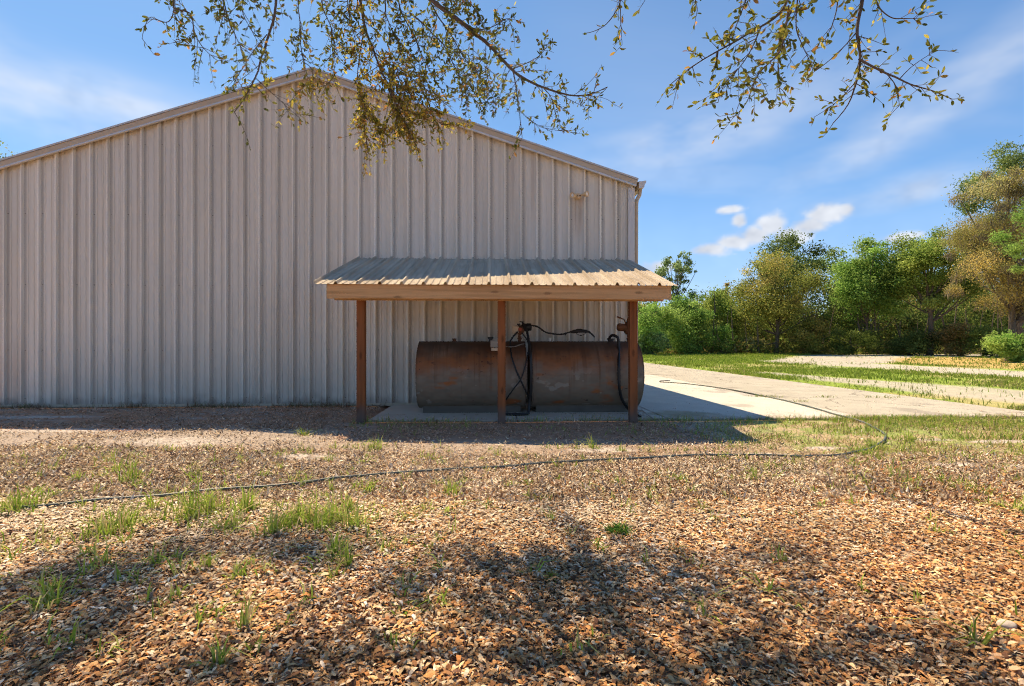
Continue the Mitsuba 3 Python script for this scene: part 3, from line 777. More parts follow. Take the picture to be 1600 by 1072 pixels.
def litter(n, d0, d1, detail, scale, side=False):
    p = scatter(n, d0, d1)
    if side:
        d = d0 + (d1 - d0) * rng.random(n)
        x = (1.04 * d + 2.6 * rng.random(n)) * np.where(rng.random(n) < 0.5, -1, 1)
        x = np.where(d < 1.5, (rng.random(n) * 2 - 1) * 4.2, x)
        p = RT * x[:, None] + FW * d[:, None]
    x, y = p[:, 0], p[:, 1]
    nz_ = meshkit.fbm(np.stack([x * 1.1, y * 1.1, x * 0], 1), 4, 2)
    fine = meshkit.fbm(np.stack([x * 5, y * 5, x * 0], 1), 3, 6)
    keep = np.ones(n)
    keep *= 1 - 0.93 * np.clip(in_spots(x, y) * 1.5 - 0.3 + (fine - 0.5), 0, 1)
    right = np.clip((x - 2.2) / 2.0, 0, 1) * np.clip((y - 4.4) / 1.8, 0, 1)
    keep *= 1 - 0.80 * right
    upleft = np.clip((y - 4.7 - 0.1 * np.maximum(x, 0)) / 1.6, 0, 1)
    keep *= 1 - upleft * np.clip(0.35 + (0.5 - nz_) * 2.0, 0, 0.9)
    keep *= np.clip(0.30 + nz_ * 1.6, 0, 1) * np.clip(0.10 + fine * 1.8, 0, 1)
    ok = rng.random(n) < keep
    ok &= ~((y > 7.70) & (x > -1.95)) & (y < WALL_Y - 0.08)
    p, fine, nz_, x, y = p[ok], fine[ok], nz_[ok], x[ok], y[ok]
    n = len(p)
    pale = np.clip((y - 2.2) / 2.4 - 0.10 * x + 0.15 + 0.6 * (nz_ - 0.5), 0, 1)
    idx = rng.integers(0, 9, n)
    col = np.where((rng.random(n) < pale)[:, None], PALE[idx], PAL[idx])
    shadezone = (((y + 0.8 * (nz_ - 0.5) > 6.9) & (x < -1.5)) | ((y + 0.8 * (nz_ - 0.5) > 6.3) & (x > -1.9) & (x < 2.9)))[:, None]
    col = np.where(shadezone, col * [0.92, 0.72, 0.66], col)  # leaves in the building and lean-to shadow painted darker and redder
    col = col * (0.60 + 0.68 * rng.random((n, 1))) * (1 + 0.10 * rng.normal(size=(n, 1)) * np.array([-0.3, 0.25, 0.6]))
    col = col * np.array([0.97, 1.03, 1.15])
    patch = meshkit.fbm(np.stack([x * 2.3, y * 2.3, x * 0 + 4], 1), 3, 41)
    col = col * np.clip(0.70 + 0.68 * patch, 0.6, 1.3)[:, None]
    th = rng.random(n) * 2 * np.pi
    tilt = np.abs(rng.normal(size=n)) * 0.28
    D = np.stack([np.cos(th), np.sin(th), rng.normal(size=n) * 0.18], 1)
    Nn = np.stack([rng.normal(size=n) * 0.25, rng.normal(size=n) * 0.25, np.ones(n)], 1)
    Lh = scale * (0.012 + 0.030 * rng.random(n)) * np.where(rng.random(n) < 0.07, 1.35, 1)
    Wd = Lh * (0.26 + 0.20 * rng.random(n) + 0.25 * (Lh < scale * 0.016))
    z = gh(p[:, 0], p[:, 1]) + 0.004 + 0.020 * rng.random(n) ** 1.5
    P = np.stack([p[:, 0] - D[:, 0] * Lh / 2, p[:, 1] - D[:, 1] * Lh / 2, z], 1)
    return leaves(P, D, Nn, Lh, Wd, col, detail, rng.normal(size=n) * 0.5, 0.10 + 0.20 * rng.random(n))


n = 420                   # a few blown onto the concrete
x = -1.8 + 10.8 * rng.random(n); y = 7.76 + 2.6 * rng.random(n) ** 2.6
y = np.where(x < 2.6, np.minimum(y, 8.3), y)
th = rng.random(n) * 2 * np.pi
blown = leaves(np.stack([x, y, PAD_Z + 0.004 + 0.004 * rng.random(n)], 1), np.stack([np.cos(th), np.sin(th), th * 0], 1), np.tile([0, 0, 1.0], (n, 1)) + rng.normal(size=(n, 3)) * 0.15, 0.022 + 0.022 * rng.random(n), 0.013, PAL[rng.integers(0, 9, n)] * 0.7, 4, 0.4, 0.2)
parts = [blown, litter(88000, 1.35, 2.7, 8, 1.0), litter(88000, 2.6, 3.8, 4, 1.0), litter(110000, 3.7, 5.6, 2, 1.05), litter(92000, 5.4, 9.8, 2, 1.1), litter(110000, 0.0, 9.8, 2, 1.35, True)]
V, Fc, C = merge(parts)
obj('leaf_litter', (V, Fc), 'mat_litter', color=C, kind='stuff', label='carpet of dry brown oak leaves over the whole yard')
# pine straw and fine twigs
n = 9000
p = scatter(n, 1.4, 7.6)
ok = (~((p[:, 1] > 7.68) & (p[:, 0] > -1.95))) & (p[:, 1] < WALL_Y - 0.1)
p = p[ok]; n = len(p)
th = rng.random(n) * 2 * np.pi
D = np.stack([np.cos(th), np.sin(th), rng.normal(size=n) * 0.06], 1)
col = np.array([(0.30, 0.20, 0.12), (0.48, 0.38, 0.27), (0.20, 0.15, 0.11)])[rng.integers(0, 3, n)] * (0.7 + 0.6 * rng.random((n, 1)))
L_ = 0.05 + 0.11 * rng.random(n) ** 2
v = leaves(np.stack([p[:, 0], p[:, 1], gh(p[:, 0], p[:, 1]) + 0.012 + 0.014 * rng.random(n)], 1), D, np.tile([0, 0, 1.0], (n, 1)), L_, 0.0028, col, 2)
obj('pine_straw', v[:2], 'mat_litter', color=np.clip(v[2], 0.003, 1), kind='stuff', label='pale pine straw and thin twigs strewn among the dry leaves')


def blades(P, h, w, col, lean=0.35, droop=0.3):
    """Grass blades: base P (n, 3), height h, width w: two facets below a bent tip."""
    n = len(P)
    th = rng.random(n) * 2 * np.pi
    o = np.stack([np.cos(th), np.sin(th), th * 0], 1)
    t2 = rng.random(n) * 2 * np.pi
    S = np.stack([np.cos(t2), np.sin(t2), th * 0], 1) * (np.broadcast_to(w, (n,)) / 2)[:, None]
    hh = np.broadcast_to(h, (n,))[:, None]
    l = (np.abs(rng.normal(size=(n, 1))) * lean)
    mid = P + np.array([0, 0, 1.0]) * hh * 0.55 + o * hh * l * 0.4
    tip = P + np.array([0, 0, 1.0]) * hh * (1 - droop * l) + o * hh * l * 1.3
    V = np.stack([P - S, P + S, mid - S * 0.8, mid + S * 0.8, tip], 1)
    f = np.array([[0, 1, 3], [0, 3, 2], [2, 3, 4]])
    Fc = (f[None] + (np.arange(n) * 5)[:, None, None]).reshape(-1, 3)
    return V.reshape(-1, 3), Fc, np.repeat(col, 5, axis=0)


GREEN = np.array([(0.27, 0.37, 0.05), (0.33, 0.42, 0.08), (0.21, 0.31, 0.04), (0.40, 0.44, 0.13), (0.50, 0.40, 0.20)])


def tuft(px, py, n, r, h, pal=GREEN, lean=0.4):
    g = G(px, py)
    q = rng.normal(size=(n, 2)) * r * 0.55
    q *= (0.35 + 1.1 * rng.random((n, 1)))
    P = np.stack([g[0] + q[:, 0], g[1] + q[:, 1], gh(g[0] + q[:, 0], g[1] + q[:, 1]) - 0.004], 1)
    col = pal[rng.integers(0, len(pal), n)] * (0.75 + 0.5 * rng.random((n, 1)))
    return blades(P, h * (0.22 + 0.95 * rng.random(n) ** 1.4) * np.exp(-(q ** 2).sum(1) / (r * r * 2.2)), 0.0085, col * 1.12, lean * 1.9, 0.42)


tufts = []
for px, py, n, r, h in [(300, 808, 90, 0.16, 0.20), (335, 800, 40, 0.10, 0.17), (170, 835, 90, 0.15, 0.14), (190, 825, 40, 0.1, 0.14), (385, 800, 40, 0.07, 0.17), (360, 828, 50, 0.10, 0.12), (430, 833, 40, 0.05, 0.15),
                        (455, 820, 50, 0.09, 0.15), (480, 815, 60, 0.10, 0.17), (500, 828, 50, 0.08, 0.14), (525, 815, 50, 0.09, 0.16), (555, 825, 50, 0.09, 0.14), (545, 800, 30, 0.1, 0.12), (705, 772, 36, 0.06, 0.14), (575, 768, 30, 0.06, 0.13),
                        (240, 796, 24, 0.06, 0.14), (20, 800, 60, 0.10, 0.15), (40, 795, 50, 0.1, 0.14), (523, 868, 40, 0.035, 0.13), (540, 888, 34, 0.03, 0.11), (325, 890, 26, 0.04, 0.09), (240, 885, 24, 0.06, 0.10), (140, 868, 26, 0.04, 0.09), (160, 885, 22, 0.05, 0.1),
                        (75, 950, 36, 0.06, 0.14), (80, 925, 26, 0.05, 0.1), (370, 905, 30, 0.03, 0.09), (380, 985, 12, 0.02, 0.14), (340, 1040, 22, 0.02, 0.10), (310, 975, 10, 0.01, 0.09), (860, 905, 44, 0.05, 0.045), (1200, 925, 10, 0.02, 0.12), (1120, 940, 8, 0.01, 0.06), (1345, 925, 8, 0.02, 0.08), (1525, 1010, 14, 0.02, 0.14), (1440, 945, 10, 0.03, 0.06),
                        (205, 752, 40, 0.09, 0.16), (190, 735, 24, 0.08, 0.15), (120, 750, 16, 0.05, 0.1), (410, 745, 14, 0.04, 0.1), (305, 745, 24, 0.06, 0.13), (585, 700, 50, 0.16, 0.12), (475, 680, 30, 0.1, 0.1), (925, 700, 24, 0.05, 0.13), (875, 700, 16, 0.1, 0.06), (1240, 726, 24, 0.08, 0.07), (1180, 750, 16, 0.04, 0.1), (1590, 800, 30, 0.1, 0.1), (1500, 760, 50, 0.16, 0.08), (1530, 770, 60, 0.14, 0.06),
                        (1365, 702, 60, 0.10, 0.10), (1350, 712, 40, 0.08, 0.09), (1420, 690, 36, 0.04, 0.13), (965, 757, 20, 0.05, 0.07), (1060, 750, 24, 0.06, 0.07), (800, 760, 20, 0.06, 0.07), (660, 800, 30, 0.12, 0.06), (640, 810, 30, 0.1, 0.07), (600, 800, 26, 0.12, 0.08), (1245, 808, 14, 0.05, 0.05), (1550, 790, 24, 0.09, 0.06)]:
    tufts.append(tuft(px, py, int(n * 1.9), r * 1.25, h * 1.5))
for _ in range(560):      # thin scattered sprigs
    px, py = rng.random() * 1700 - 50, 700 + 330 * rng.random() ** 1.7
    if (px > 700 and py > 800 and rng.random() < 0.75) or (py > 900 and rng.random() < 0.6):
        continue
    tufts.append(tuft(px, py, int(7 + 16 * rng.random()), 0.06, 0.06 + 0.10 * rng.random()))
# short growth beside the pad, along the slab edge and at the foot of the wall
n = 52000
p = scatter(n, 3.9, 8.2)
x, y = p[:, 0], p[:, 1]
m = meshkit.fbm(np.stack([x * 1.6, y * 1.6, x * 0], 1), 4, 12)
dens = np.clip((x - 1.7) / 2.2, 0, 1) * np.clip((y - 4.0) / 2.2, 0, 1) * np.clip((m - 0.34) * 5, 0, 1) * (1 - np.clip(in_spots(x, y) * 1.6, 0, 1))
dens = np.maximum(dens, np.clip((y - 6.5) / 0.9, 0, 1) * np.clip((m - 0.45) * 5, 0, 1) * (x > -2.0) * 0.55)
ok = (rng.random(n) < dens) & (y < 7.78)
p = p[ok]; n = len(p)
col = np.vstack([GREEN, [(0.36, 0.28, 0.13), (0.30, 0.20, 0.10)]])[rng.integers(0, 7, n)] * (0.7 + 0.5 * rng.random((n, 1)))
tufts.append(blades(np.stack([p[:, 0], p[:, 1], gh(p[:, 0], p[:, 1]) - 0.003], 1), 0.03 + 0.075 * rng.random(n) ** 1.5, 0.009, col * 1.1, 0.7))
n = 15000                 # a greener band along the pad on the right
x = 3.6 + 6.0 * rng.random(n); y = 7.72 - 1.5 * rng.random(n) ** 1.6
m = meshkit.fbm(np.stack([x * 1.3, y * 1.8, x * 0], 1), 4, 31)
ok = rng.random(n) < np.clip((m - 0.43) * 6, 0, 1) * np.clip((x - 3.4) / 2.0, 0.2, 1); x, y = x[ok], y[ok]; n = len(x)
tufts.append(blades(np.stack([x, y, gh(x, y) - 0.003], 1), 0.03 + 0.09 * rng.random(n) ** 1.5, 0.010, GREEN[rng.integers(0, 5, n)] * (0.75 + 0.5 * rng.random((n, 1))), 0.6))
n = 1500                  # weeds along the slab edge
x = -1.9 + 11.2 * rng.random(n); y = 7.70 + 0.03 * rng.normal(size=n)
m = meshkit.fbm(np.stack([x * 2.1, x * 0 + 3, x * 0], 1), 3, 18)
ok = rng.random(n) < np.clip((m - 0.35) * 4, 0.1, 1); x, y = x[ok], y[ok]; n = len(x)
tufts.append(blades(np.stack([x, y, gh(x, y) - 0.003], 1), 0.05 + 0.10 * rng.random(n) ** 2, 0.006, GREEN[rng.integers(0, 5, n)] * (0.6 + 0.5 * rng.random((n, 1))), 0.5))
n = 2600                  # dry weeds along the wall
x = X_L + (X_R - 4.7 - X_L) * rng.random(n); y = WALL_Y - 0.10 - 0.09 * np.abs(rng.normal(size=n))
m = meshkit.fbm(np.stack([x * 1.7, x * 0 + 8, x * 0], 1), 3, 19)
ok = rng.random(n) < np.clip((m - 0.35) * 4, 0.12, 1); x, y = x[ok], y[ok]; n = len(x)
dryp = np.array([(0.30, 0.17, 0.10), (0.36, 0.24, 0.14), (0.20, 0.11, 0.07), (0.16, 0.20, 0.05)])
tufts.append(blades(np.stack([x, y, gh(x, y) - 0.003], 1), 0.04 + 0.13 * rng.random(n) ** 2, 0.007, dryp[rng.integers(0, 4, n)] * (0.6 + 0.5 * rng.random((n, 1))), 0.7))
for px, py in [(1190, 620), (1205, 621), (1290, 621), (1365, 621), (1250, 628), (1390, 622)]:   # in the joints
    d = (CAMZ - PAD_Z) * F / (py - 536); g = W(px, py, d)
    k_ = 26; qq = rng.normal(size=(k_, 2)) * [0.12, 0.04]
    tufts.append(blades(np.stack([g[0] + qq[:, 0], g[1] + qq[:, 1], np.full(k_, PAD_Z)], 1), 0.03 + 0.06 * rng.random(k_), 0.012, GREEN[rng.integers(0, 5, k_)] * 0.8, 0.7))
V, Fc, C = merge(tufts)
obj('grass', (V, Fc), 'mat_grass', color=C, kind='stuff', label='thin tufts of fresh green grass growing through the leaf litter')
v = tuft(967, 836, 260, 0.075, 0.10, np.array([(0.07, 0.16, 0.03), (0.10, 0.19, 0.035), (0.05, 0.12, 0.025)]), 0.45)
k = obj('grass_tuft', v[:2], 'mat_grass', color=np.clip(v[2], 0, 1))
labels[k] = {'label': 'dense dark green grass clump alone in the brown leaves', 'category': 'grass tuft'}

# the field on the right
n = 150000
d = 8.0 + 40 * rng.random(n) ** 1.35
x = (-0.05 + 1.13 * rng.random(n)) * d + 2.5 * (rng.random(n) < 0.2) * rng.random(n)
p = RT * x[:, None] + FW * d[:, None]
x, y = p[:, 0], p[:, 1]
a = meshkit.fbm(np.stack([x * 0.4, y * 0.4, x * 0], 1), 4, 14); b = meshkit.fbm(np.stack([x * 2, y * 2, x * 0], 1), 3, 15)
dens = np.clip((a - 0.28) * 5, 0.15, 1) * np.clip((b - 0.25) * 4, 0.1, 1)


def segd(a0, b0):
    a0, b0 = np.array(a0, float), np.array(b0, float); v_ = b0 - a0
    t = np.clip(((p - a0) @ v_) / (v_ @ v_), 0, 1)
    return np.linalg.norm(p - a0 - t[:, None] * v_, axis=1)


road = np.minimum(segd((20.4, -5), (20.0, 30)) - 2.4, np.minimum(segd((20.0, 30), (30, 41)) - 3.2, segd((30, 41), (75, 45)) - 3.0)) + 2.2 * (a - 0.5)
dens *= np.clip(road / 0.8 + 0.05, 0.03, 1)
s1 = np.abs(x - (11.7 - np.maximum(0, y - 13) * 0.12)) - (1.25 - np.maximum(0, y - 13) * 0.13) + 1.2 * (a - 0.5) + 0.5 * (b - 0.5)
dens *= np.where((s1 < 0.2) & (y < 21), 0.10, 1)
dens *= np.where((x > 23.5) & (y < 36), 0.25, 1)
ok = (rng.random(n) < dens) & (((x > 9.16) & (y > 7.9)) | (y > 31.0)) & (y < 47)
p, d = p[ok], d[ok]; n = len(p)
FG = np.array([(0.21, 0.31, 0.04), (0.26, 0.345, 0.055), (0.17, 0.25, 0.035), (0.30, 0.345, 0.085), (0.35, 0.32, 0.13)])
col = FG[np.clip((rng.random(n) * 4 + np.where(p[:, 1] < 15, 1.2, 0)), 0, 4).astype(int)] * (0.75 + 0.45 * rng.random((n, 1)))
v = blades(np.stack([p[:, 0], p[:, 1], gh(p[:, 0], p[:, 1]) - 0.004], 1), (0.04 + 0.07 * rng.random(n)) * (1 + d / 40), 0.006 + d * 0.0009, col, 0.6)
obj('field_grass', v[:2], 'mat_grass', color=np.clip(v[2], 0, 1), kind='stuff', label='bright green short grass of the field beyond the concrete')

# a pale stone and a dark leaf cluster
g = G(1573, 984)
m = trimesh.creation.icosphere(3, 1.0); m.vertices *= (1 + 0.25 * (meshkit.fbm(m.vertices * 1.3 + 5, 3, 2)[:, None] - 0.5)) * np.array([0.036, 0.026, 0.017])
m.apply_translation(g + [0, 0, 0.02]); k = obj('stone', m, 'mat_stone', smooth=True)
labels[k] = {'label': 'small pale round stone among brown leaves at the lower right', 'category': 'stone'}

# ---------------------------------------------------------------- the oak overhead
oak = thing('oak_tree', 'live oak behind the camera whose leafy twigs hang into the top of the view', 'tree')
TW, LEAF = [], []
OAKP = np.array([(0.17, 0.185, 0.035), (0.23, 0.225, 0.045), (0.11, 0.125, 0.026), (0.54, 0.46, 0.085), (0.34, 0.22, 0.055), (0.50, 0.26, 0.07)])


def add_leaves(P, D, n_per=1, size=1.0, pal_p=(0.30, 0.28, 0.20, 0.12, 0.06, 0.04)):
    n = len(P)
    col = OAKP[rng.choice(6, n, p=pal_p)] * (0.75 + 0.5 * rng.random((n, 1)))
    L = size * (0.030 + 0.022 * rng.random(n))
    LEAF.append(leaves(P, D, rand_dirs(n) + [0, 0, 0.5], L, L * (0.34 + 0.14 * rng.random(n)), col, 4, rng.normal(size=n) * 0.2, 0.16))


LEAFSIZE, LEAFN = [0.86], [1.38]


def twiggy(path, r0, r1, density=1.0, sub=0.30, size=None, first=0.1, pal_p=(0.30, 0.28, 0.20, 0.12, 0.06, 0.04)):
    """A branch along path with leafy side twigs."""
    size = size or LEAFSIZE[0]
    path = np.asarray(path, float)
    n = len(path)
    s = np.r_[0, np.cumsum(np.linalg.norm(np.diff(path, axis=0), axis=1))]
    jit = (meshkit.fbm(np.stack([s * 3.1, path[:, 0] * 2, path[:, 2] * 2], 1), 3, 6) - 0.5)[:, None] * 0.08 * np.sin(np.linspace(0, np.pi, n))[:, None]
    path = path + jit * np.array([1, 0.6, 0.8])
    TW.append(tube(path, np.linspace(r0, r1, n), 6, False))
    total = s[-1]
    k = max(2, int(total * 26 * density * LEAFN[0]))
    ts = np.sort(first + (1 - first) * rng.random(k)) * total
    ts[-1] = total
    for t in ts:
        b = np.array([np.interp(t, s, path[:, c]) for c in range(3)])
        i = min(np.searchsorted(s, t), n - 1)
        tan = unit(path[i] - path[max(i - 1, 0)])
        dirn = unit(tan * 0.6 + rand_dirs(1)[0] * 0.85 + np.array([0, 0, -0.12]))
        L = sub * (0.35 + 0.75 * rng.random())
        m = 6
        bend = rand_dirs(1)[0] * 0.35 + np.array([0, 0, -0.15])
        q = np.linspace(0, 1, m)[:, None]
        tw = b + dirn * L * q + bend * L * q ** 2 * 0.6
        TW.append(tube(tw, np.linspace(min(r1, 0.0028) + 0.0004, 0.0008, m), 4, False))
        nl = int(L / 0.0165 * (0.7 + 0.5 * rng.random()) * density ** 0.3)
        u = np.sort(0.15 + 0.85 * rng.random(nl))
        P = np.stack([np.interp(u, q[:, 0], tw[:, c]) for c in range(3)], 1)
        tdir = unit(dirn + bend * 0.7)
        D = unit(tdir * 0.55 + rand_dirs(nl) * 0.8)
        add_leaves(P, D, size=size, pal_p=pal_p)


YEL = (0.08, 0.20, 0.04, 0.42, 0.15, 0.11)  # more yellow leaves: sunlight on the twigs before the gable, put into colour
DL, DR = 3.75, 3.0


def br(pts, d0, d1, r0, r1, **kw):
    ds = np.linspace(d0, d1, len(pts))
    twiggy(spline([W(px, py, d) for (px, py), d in zip(pts, ds)], 24), r0, r1, **kw)


# left group
br([(434, -70), (430, 0), (417, 54), (407, 90), (398, 121), (366, 175)], 3.7, 3.9, 0.011, 0.003, density=0.55)
br([(398, 121), (425, 146), (468, 184)], 3.85, 3.8, 0.004, 0.002, density=0.8, sub=0.22, pal_p=YEL)
br([(417, 54), (395, 80), (378, 105), (365, 132)], 3.8, 3.7, 0.004, 0.002, density=0.5, sub=0.2)
br([(285, -60), (272, 11), (297, 22), (310, 60), (340, 95)], 3.5, 3.5, 0.007, 0.002, density=1.0, sub=0.26)
br([(272, 11), (255, 35), (235, 28), (222, 60)], 3.3, 3.2, 0.003, 0.0015, density=0.5, sub=0.16)
br([(330, -60), (350, 0), (365, 50), (385, 90)], 3.5, 3.6, 0.006, 0.002, density=1.25, sub=0.28)
br([(380, -50), (378, 10), (395, 50)], 3.6, 3.6, 0.005, 0.002, density=0.9, sub=0.26)
br([(470, -60), (468, 0), (466, 52), (476, 98)], 4.0, 4.1, 0.006, 0.002, density=1.0, sub=0.25)
br([(500, -60), (505, 10), (520, 60), (530, 95)], 4.0, 4.1, 0.006, 0.002, density=1.2, sub=0.28)
br([(476, 98), (488, 118), (470, 140), (460, 150)], 4.1, 4.1, 0.003, 0.0015, density=1.5, sub=0.22, pal_p=YEL)
br([(520, 60), (525, 110), (505, 135), (490, 140)], 4.1, 4.2, 0.003, 0.0015, density=1.2, sub=0.2, pal_p=YEL)
br([(556, -70), (564, 0), (582, 79), (600, 120), (619, 168), (621, 200)], 4.1, 4.2, 0.014, 0.004, density=1.5, sub=0.30, pal_p=YEL)
br([(600, 120), (619, 168), (629, 192), (650, 222)], 4.2, 4.2, 0.004, 0.002, density=2.2, sub=0.24, pal_p=YEL)
br([(570, 40), (565, 92), (562, 147), (574, 226)], 4.2, 4.25, 0.005, 0.002, density=1.9, sub=0.24, pal_p=YEL)
br([(590, 110), (640, 150), (668, 175), (690, 195)], 4.2, 4.3, 0.004, 0.002, density=2.4, sub=0.26, pal_p=YEL)
br([(582, 79), (610, 100), (650, 130), (700, 165)], 4.2, 4.2, 0.005, 0.002, density=2.0, sub=0.28, pal_p=YEL)
br([(562, 147), (580, 180), (600, 215)], 4.2, 4.2, 0.003, 0.002, density=2.4, sub=0.22, pal_p=YEL)
br([(540, -50), (545, 10), (555, 60)], 4.0, 4.0, 0.005, 0.002, density=1.4, sub=0.28)
br([(620, -60), (625, 0), (645, 50), (670, 110)], 4.1, 4.2, 0.008, 0.002, density=1.6, sub=0.30)
br([(600, -50), (605, 10), (620, 60), (640, 110)], 4.0, 4.1, 0.006, 0.002, density=1.4, sub=0.30)
br([(640, 20), (690, 70), (720, 120), (745, 165)], 4.1, 4.2, 0.006, 0.002, density=1.4, sub=0.28)
br([(660, -20), (700, 50), (735, 100), (770, 150)], 4.0, 4.1, 0.006, 0.002, density=1.1, sub=0.26)
br([(640, -80), (674, 0), (724, 34), (760, 66), (800, 108), (850, 139), (894, 150), (949, 136)], 3.6, 3.9, 0.019, 0.003, density=0.75, sub=0.25, first=0.2)
br([(802, 113), (805, 136), (812, 184), (816, 215)], 3.75, 3.8, 0.005, 0.002, density=0.7, sub=0.2)
br([(812, 172), (850, 200), (885, 205)], 3.8, 3.8, 0.003, 0.0015, density=0.9, sub=0.16)
br([(894, 150), (925, 150), (960, 163)], 3.9, 3.95, 0.002, 0.0012, density=0.4, sub=0.12)
br([(800, 108), (820, 100), (845, 85), (860, 60)], 3.75, 3.7, 0.003, 0.0015, density=0.9, sub=0.2)
br([(724, 34), (760, 45), (790, 30), (800, 45)], 3.7, 3.6, 0.004, 0.002, density=1.1, sub=0.2)
br([(690, -50), (710, -5), (730, 5), (745, 20)], 3.6, 3.6, 0.006, 0.002, density=1.6, sub=0.26)
br([(740, 60), (742, 105), (745, 130)], 3.7, 3.8, 0.003, 0.0015, density=1.2, sub=0.22)
br([(760, 66), (762, 120), (775, 150)], 3.8, 3.9, 0.003, 0.0015, density=1.0, sub=0.22)
br([(850, 139), (862, 160), (872, 190)], 3.85, 3.85, 0.003, 0.0015, density=0.9, sub=0.18)
br([(894, 150), (915, 135), (938, 105)], 3.85, 3.8, 0.002, 0.0012, density=0.6, sub=0.13)
LEAFSIZE[0], LEAFN[0] = 0.95, 1.45
# small sprig between the groups
br([(975, -60), (968, 0), (945, 40), (915, 52)], 3.0, 3.0, 0.005, 0.0015, density=0.7, sub=0.10)
br([(968, 0), (971, 40), (972, 70)], 3.0, 3.0, 0.003, 0.0012, density=0.7, sub=0.08)
br([(1080, -40), (1085, -5), (1090, 15)], 3.0, 3.0, 0.004, 0.0015, density=0.9, sub=0.10)
br([(1020, -40), (1012, -10), (1005, 5)], 3.0, 3.0, 0.003, 0.0015, density=0.6, sub=0.07)
# right group
br([(1245, -60), (1224, 13), (1162, 57), (1088, 100), (1050, 130)], 2.9, 3.1, 0.009, 0.0025, density=0.85, sub=0.17)
br([(1232, 9), (1221, 74), (1184, 118), (1162, 166), (1147, 182)], 2.95, 3.0, 0.006, 0.0018, density=1.0, sub=0.17)
br([(1237, 17), (1215, 87), (1215, 131), (1224, 160)], 3.0, 3.1, 0.005, 0.0018, density=1.0, sub=0.17)
br([(1190, 40), (1160, 100), (1130, 135), (1122, 160)], 3.0, 3.0, 0.004, 0.0018, density=1.1, sub=0.16)
br([(1255, -40), (1245, 40), (1260, 85), (1270, 110)], 3.1, 3.1, 0.005, 0.0018, density=1.0, sub=0.16)
br([(1180, -50), (1165, 0), (1150, 40), (1145, 60)], 2.9, 2.9, 0.005, 0.0018, density=0.9, sub=0.16)
br([(1360, -60), (1348, 0), (1340, 44), (1342, 92), (1331, 149), (1302, 192)], 2.95, 3.05, 0.012, 0.0025, density=0.75, sub=0.15)
br([(1342, 92), (1386, 116), (1425, 131), (1488, 155)], 3.0, 3.0, 0.007, 0.0018, density=0.75, sub=0.14)
br([(1340, 48), (1294, 96), (1263, 118)], 3.0, 3.0, 0.004, 0.0015, density=0.8, sub=0.13)
br([(1407, 122), (1430, 100), (1466, 79)], 3.0, 3.0, 0.003, 0.0015, density=0.7, sub=0.10)
br([(1364, -30), (1375, 10), (1400, 30), (1440, 28)], 3.0, 3.0, 0.005, 0.0015, density=0.8, sub=0.13)
br([(1335, 130), (1300, 165), (1272, 183)], 3.0, 3.0, 0.003, 0.0015, density=0.7, sub=0.10)
br([(1386, 116), (1400, 140), (1405, 165)], 3.0, 3.0, 0.003, 0.0015, density=0.8, sub=0.12)
br([(1300, -50), (1310, 0), (1300, 40), (1290, 60)], 2.9, 2.9, 0.005, 0.0018, density=0.7, sub=0.14)

# trunk and limbs: behind and above the camera
limbs = {
    'a': [(0.9, -3.0, 1.9), (0.2, -1.2, 4.3), (-0.7, 1.6, 5.4), (-1.2, 4.3, 5.6), (-1.7, 6.0, 6.6)],
    'b': [(1.0, -3.0, 2.1), (1.7, -0.6, 4.5), (1.9, 2.0, 5.2), (1.7, 4.6, 6.0), (1.0, 6.6, 7.1), (0.2, 8.4, 8.4)],
    'c': [(0.8, -3.0, 2.4), (-0.9, -1.4, 4.8), (-2.7, 1.2, 6.2), (-4.2, 4.0, 6.8), (-5.2, 6.6, 7.6)],
    'd': [(1.1, -3.1, 2.2), (2.6, -1.2, 4.8), (3.6, 1.2, 5.9), (3.9, 3.8, 6.9), (3.4, 6.2, 7.6)],
}
obj('trunk', tube(spline([(1.0, -3.1, -0.3), (0.98, -3.08, 0.3), (0.93, -3.02, 1.3), (0.95, -3.0, 2.3), (1.0, -3.1, 3.4), (1.0, -3.3, 5.0)], 20), np.interp(np.linspace(0, 1, 20), [0, 0.1, 0.3, 0.6, 1], [0.50, 0.38, 0.31, 0.28, 0.10]), 14), 'mat_bark', oak, smooth=True)
LP = {}
for k_, pts in limbs.items():
    s_ = spline(pts, 40); LP[k_] = s_
    w_ = (meshkit.fbm(s_ * 0.9, 3, 5)[:, None] - 0.5) * 0.25 * np.linspace(0, 1, 40)[:, None]
    s_ += w_
    obj('limb', tube(s_, np.linspace(0.11, 0.02, 40), 9), 'mat_bark', oak, smooth=True)
ALL = np.vstack(list(LP.values()))
for t in [(434, -70, 3.7), (285, -60, 3.5), (330, -60, 3.5), (380, -50, 3.6), (470, -60, 4.0), (500, -60, 4.0), (556, -70, 4.1), (540, -50, 4.0), (620, -60, 4.1), (600, -50, 4.0), (660, -20, 4.0), (640, -80, 3.6), (690, -50, 3.6),
          (975, -60, 3.0), (1080, -40, 3.0), (1020, -40, 3.0), (1245, -60, 2.9), (1255, -40, 3.1), (1180, -50, 2.9), (1360, -60, 2.95), (1364, -30, 3.0), (1300, -50, 2.9)]:
    e = W(*t)
    dd = np.linalg.norm((ALL - e) * [1, 1, 0.6], axis=1) + np.where(ALL[:, 2] < e[2] + 0.4, 5, 0)
    s_ = ALL[np.argmin(dd)]
    TW.append(tube(spline([s_, (s_ + e) / 2 + [0, 0.0, 0.22], e], 12), np.linspace(0.022, 0.012, 12), 6, False))
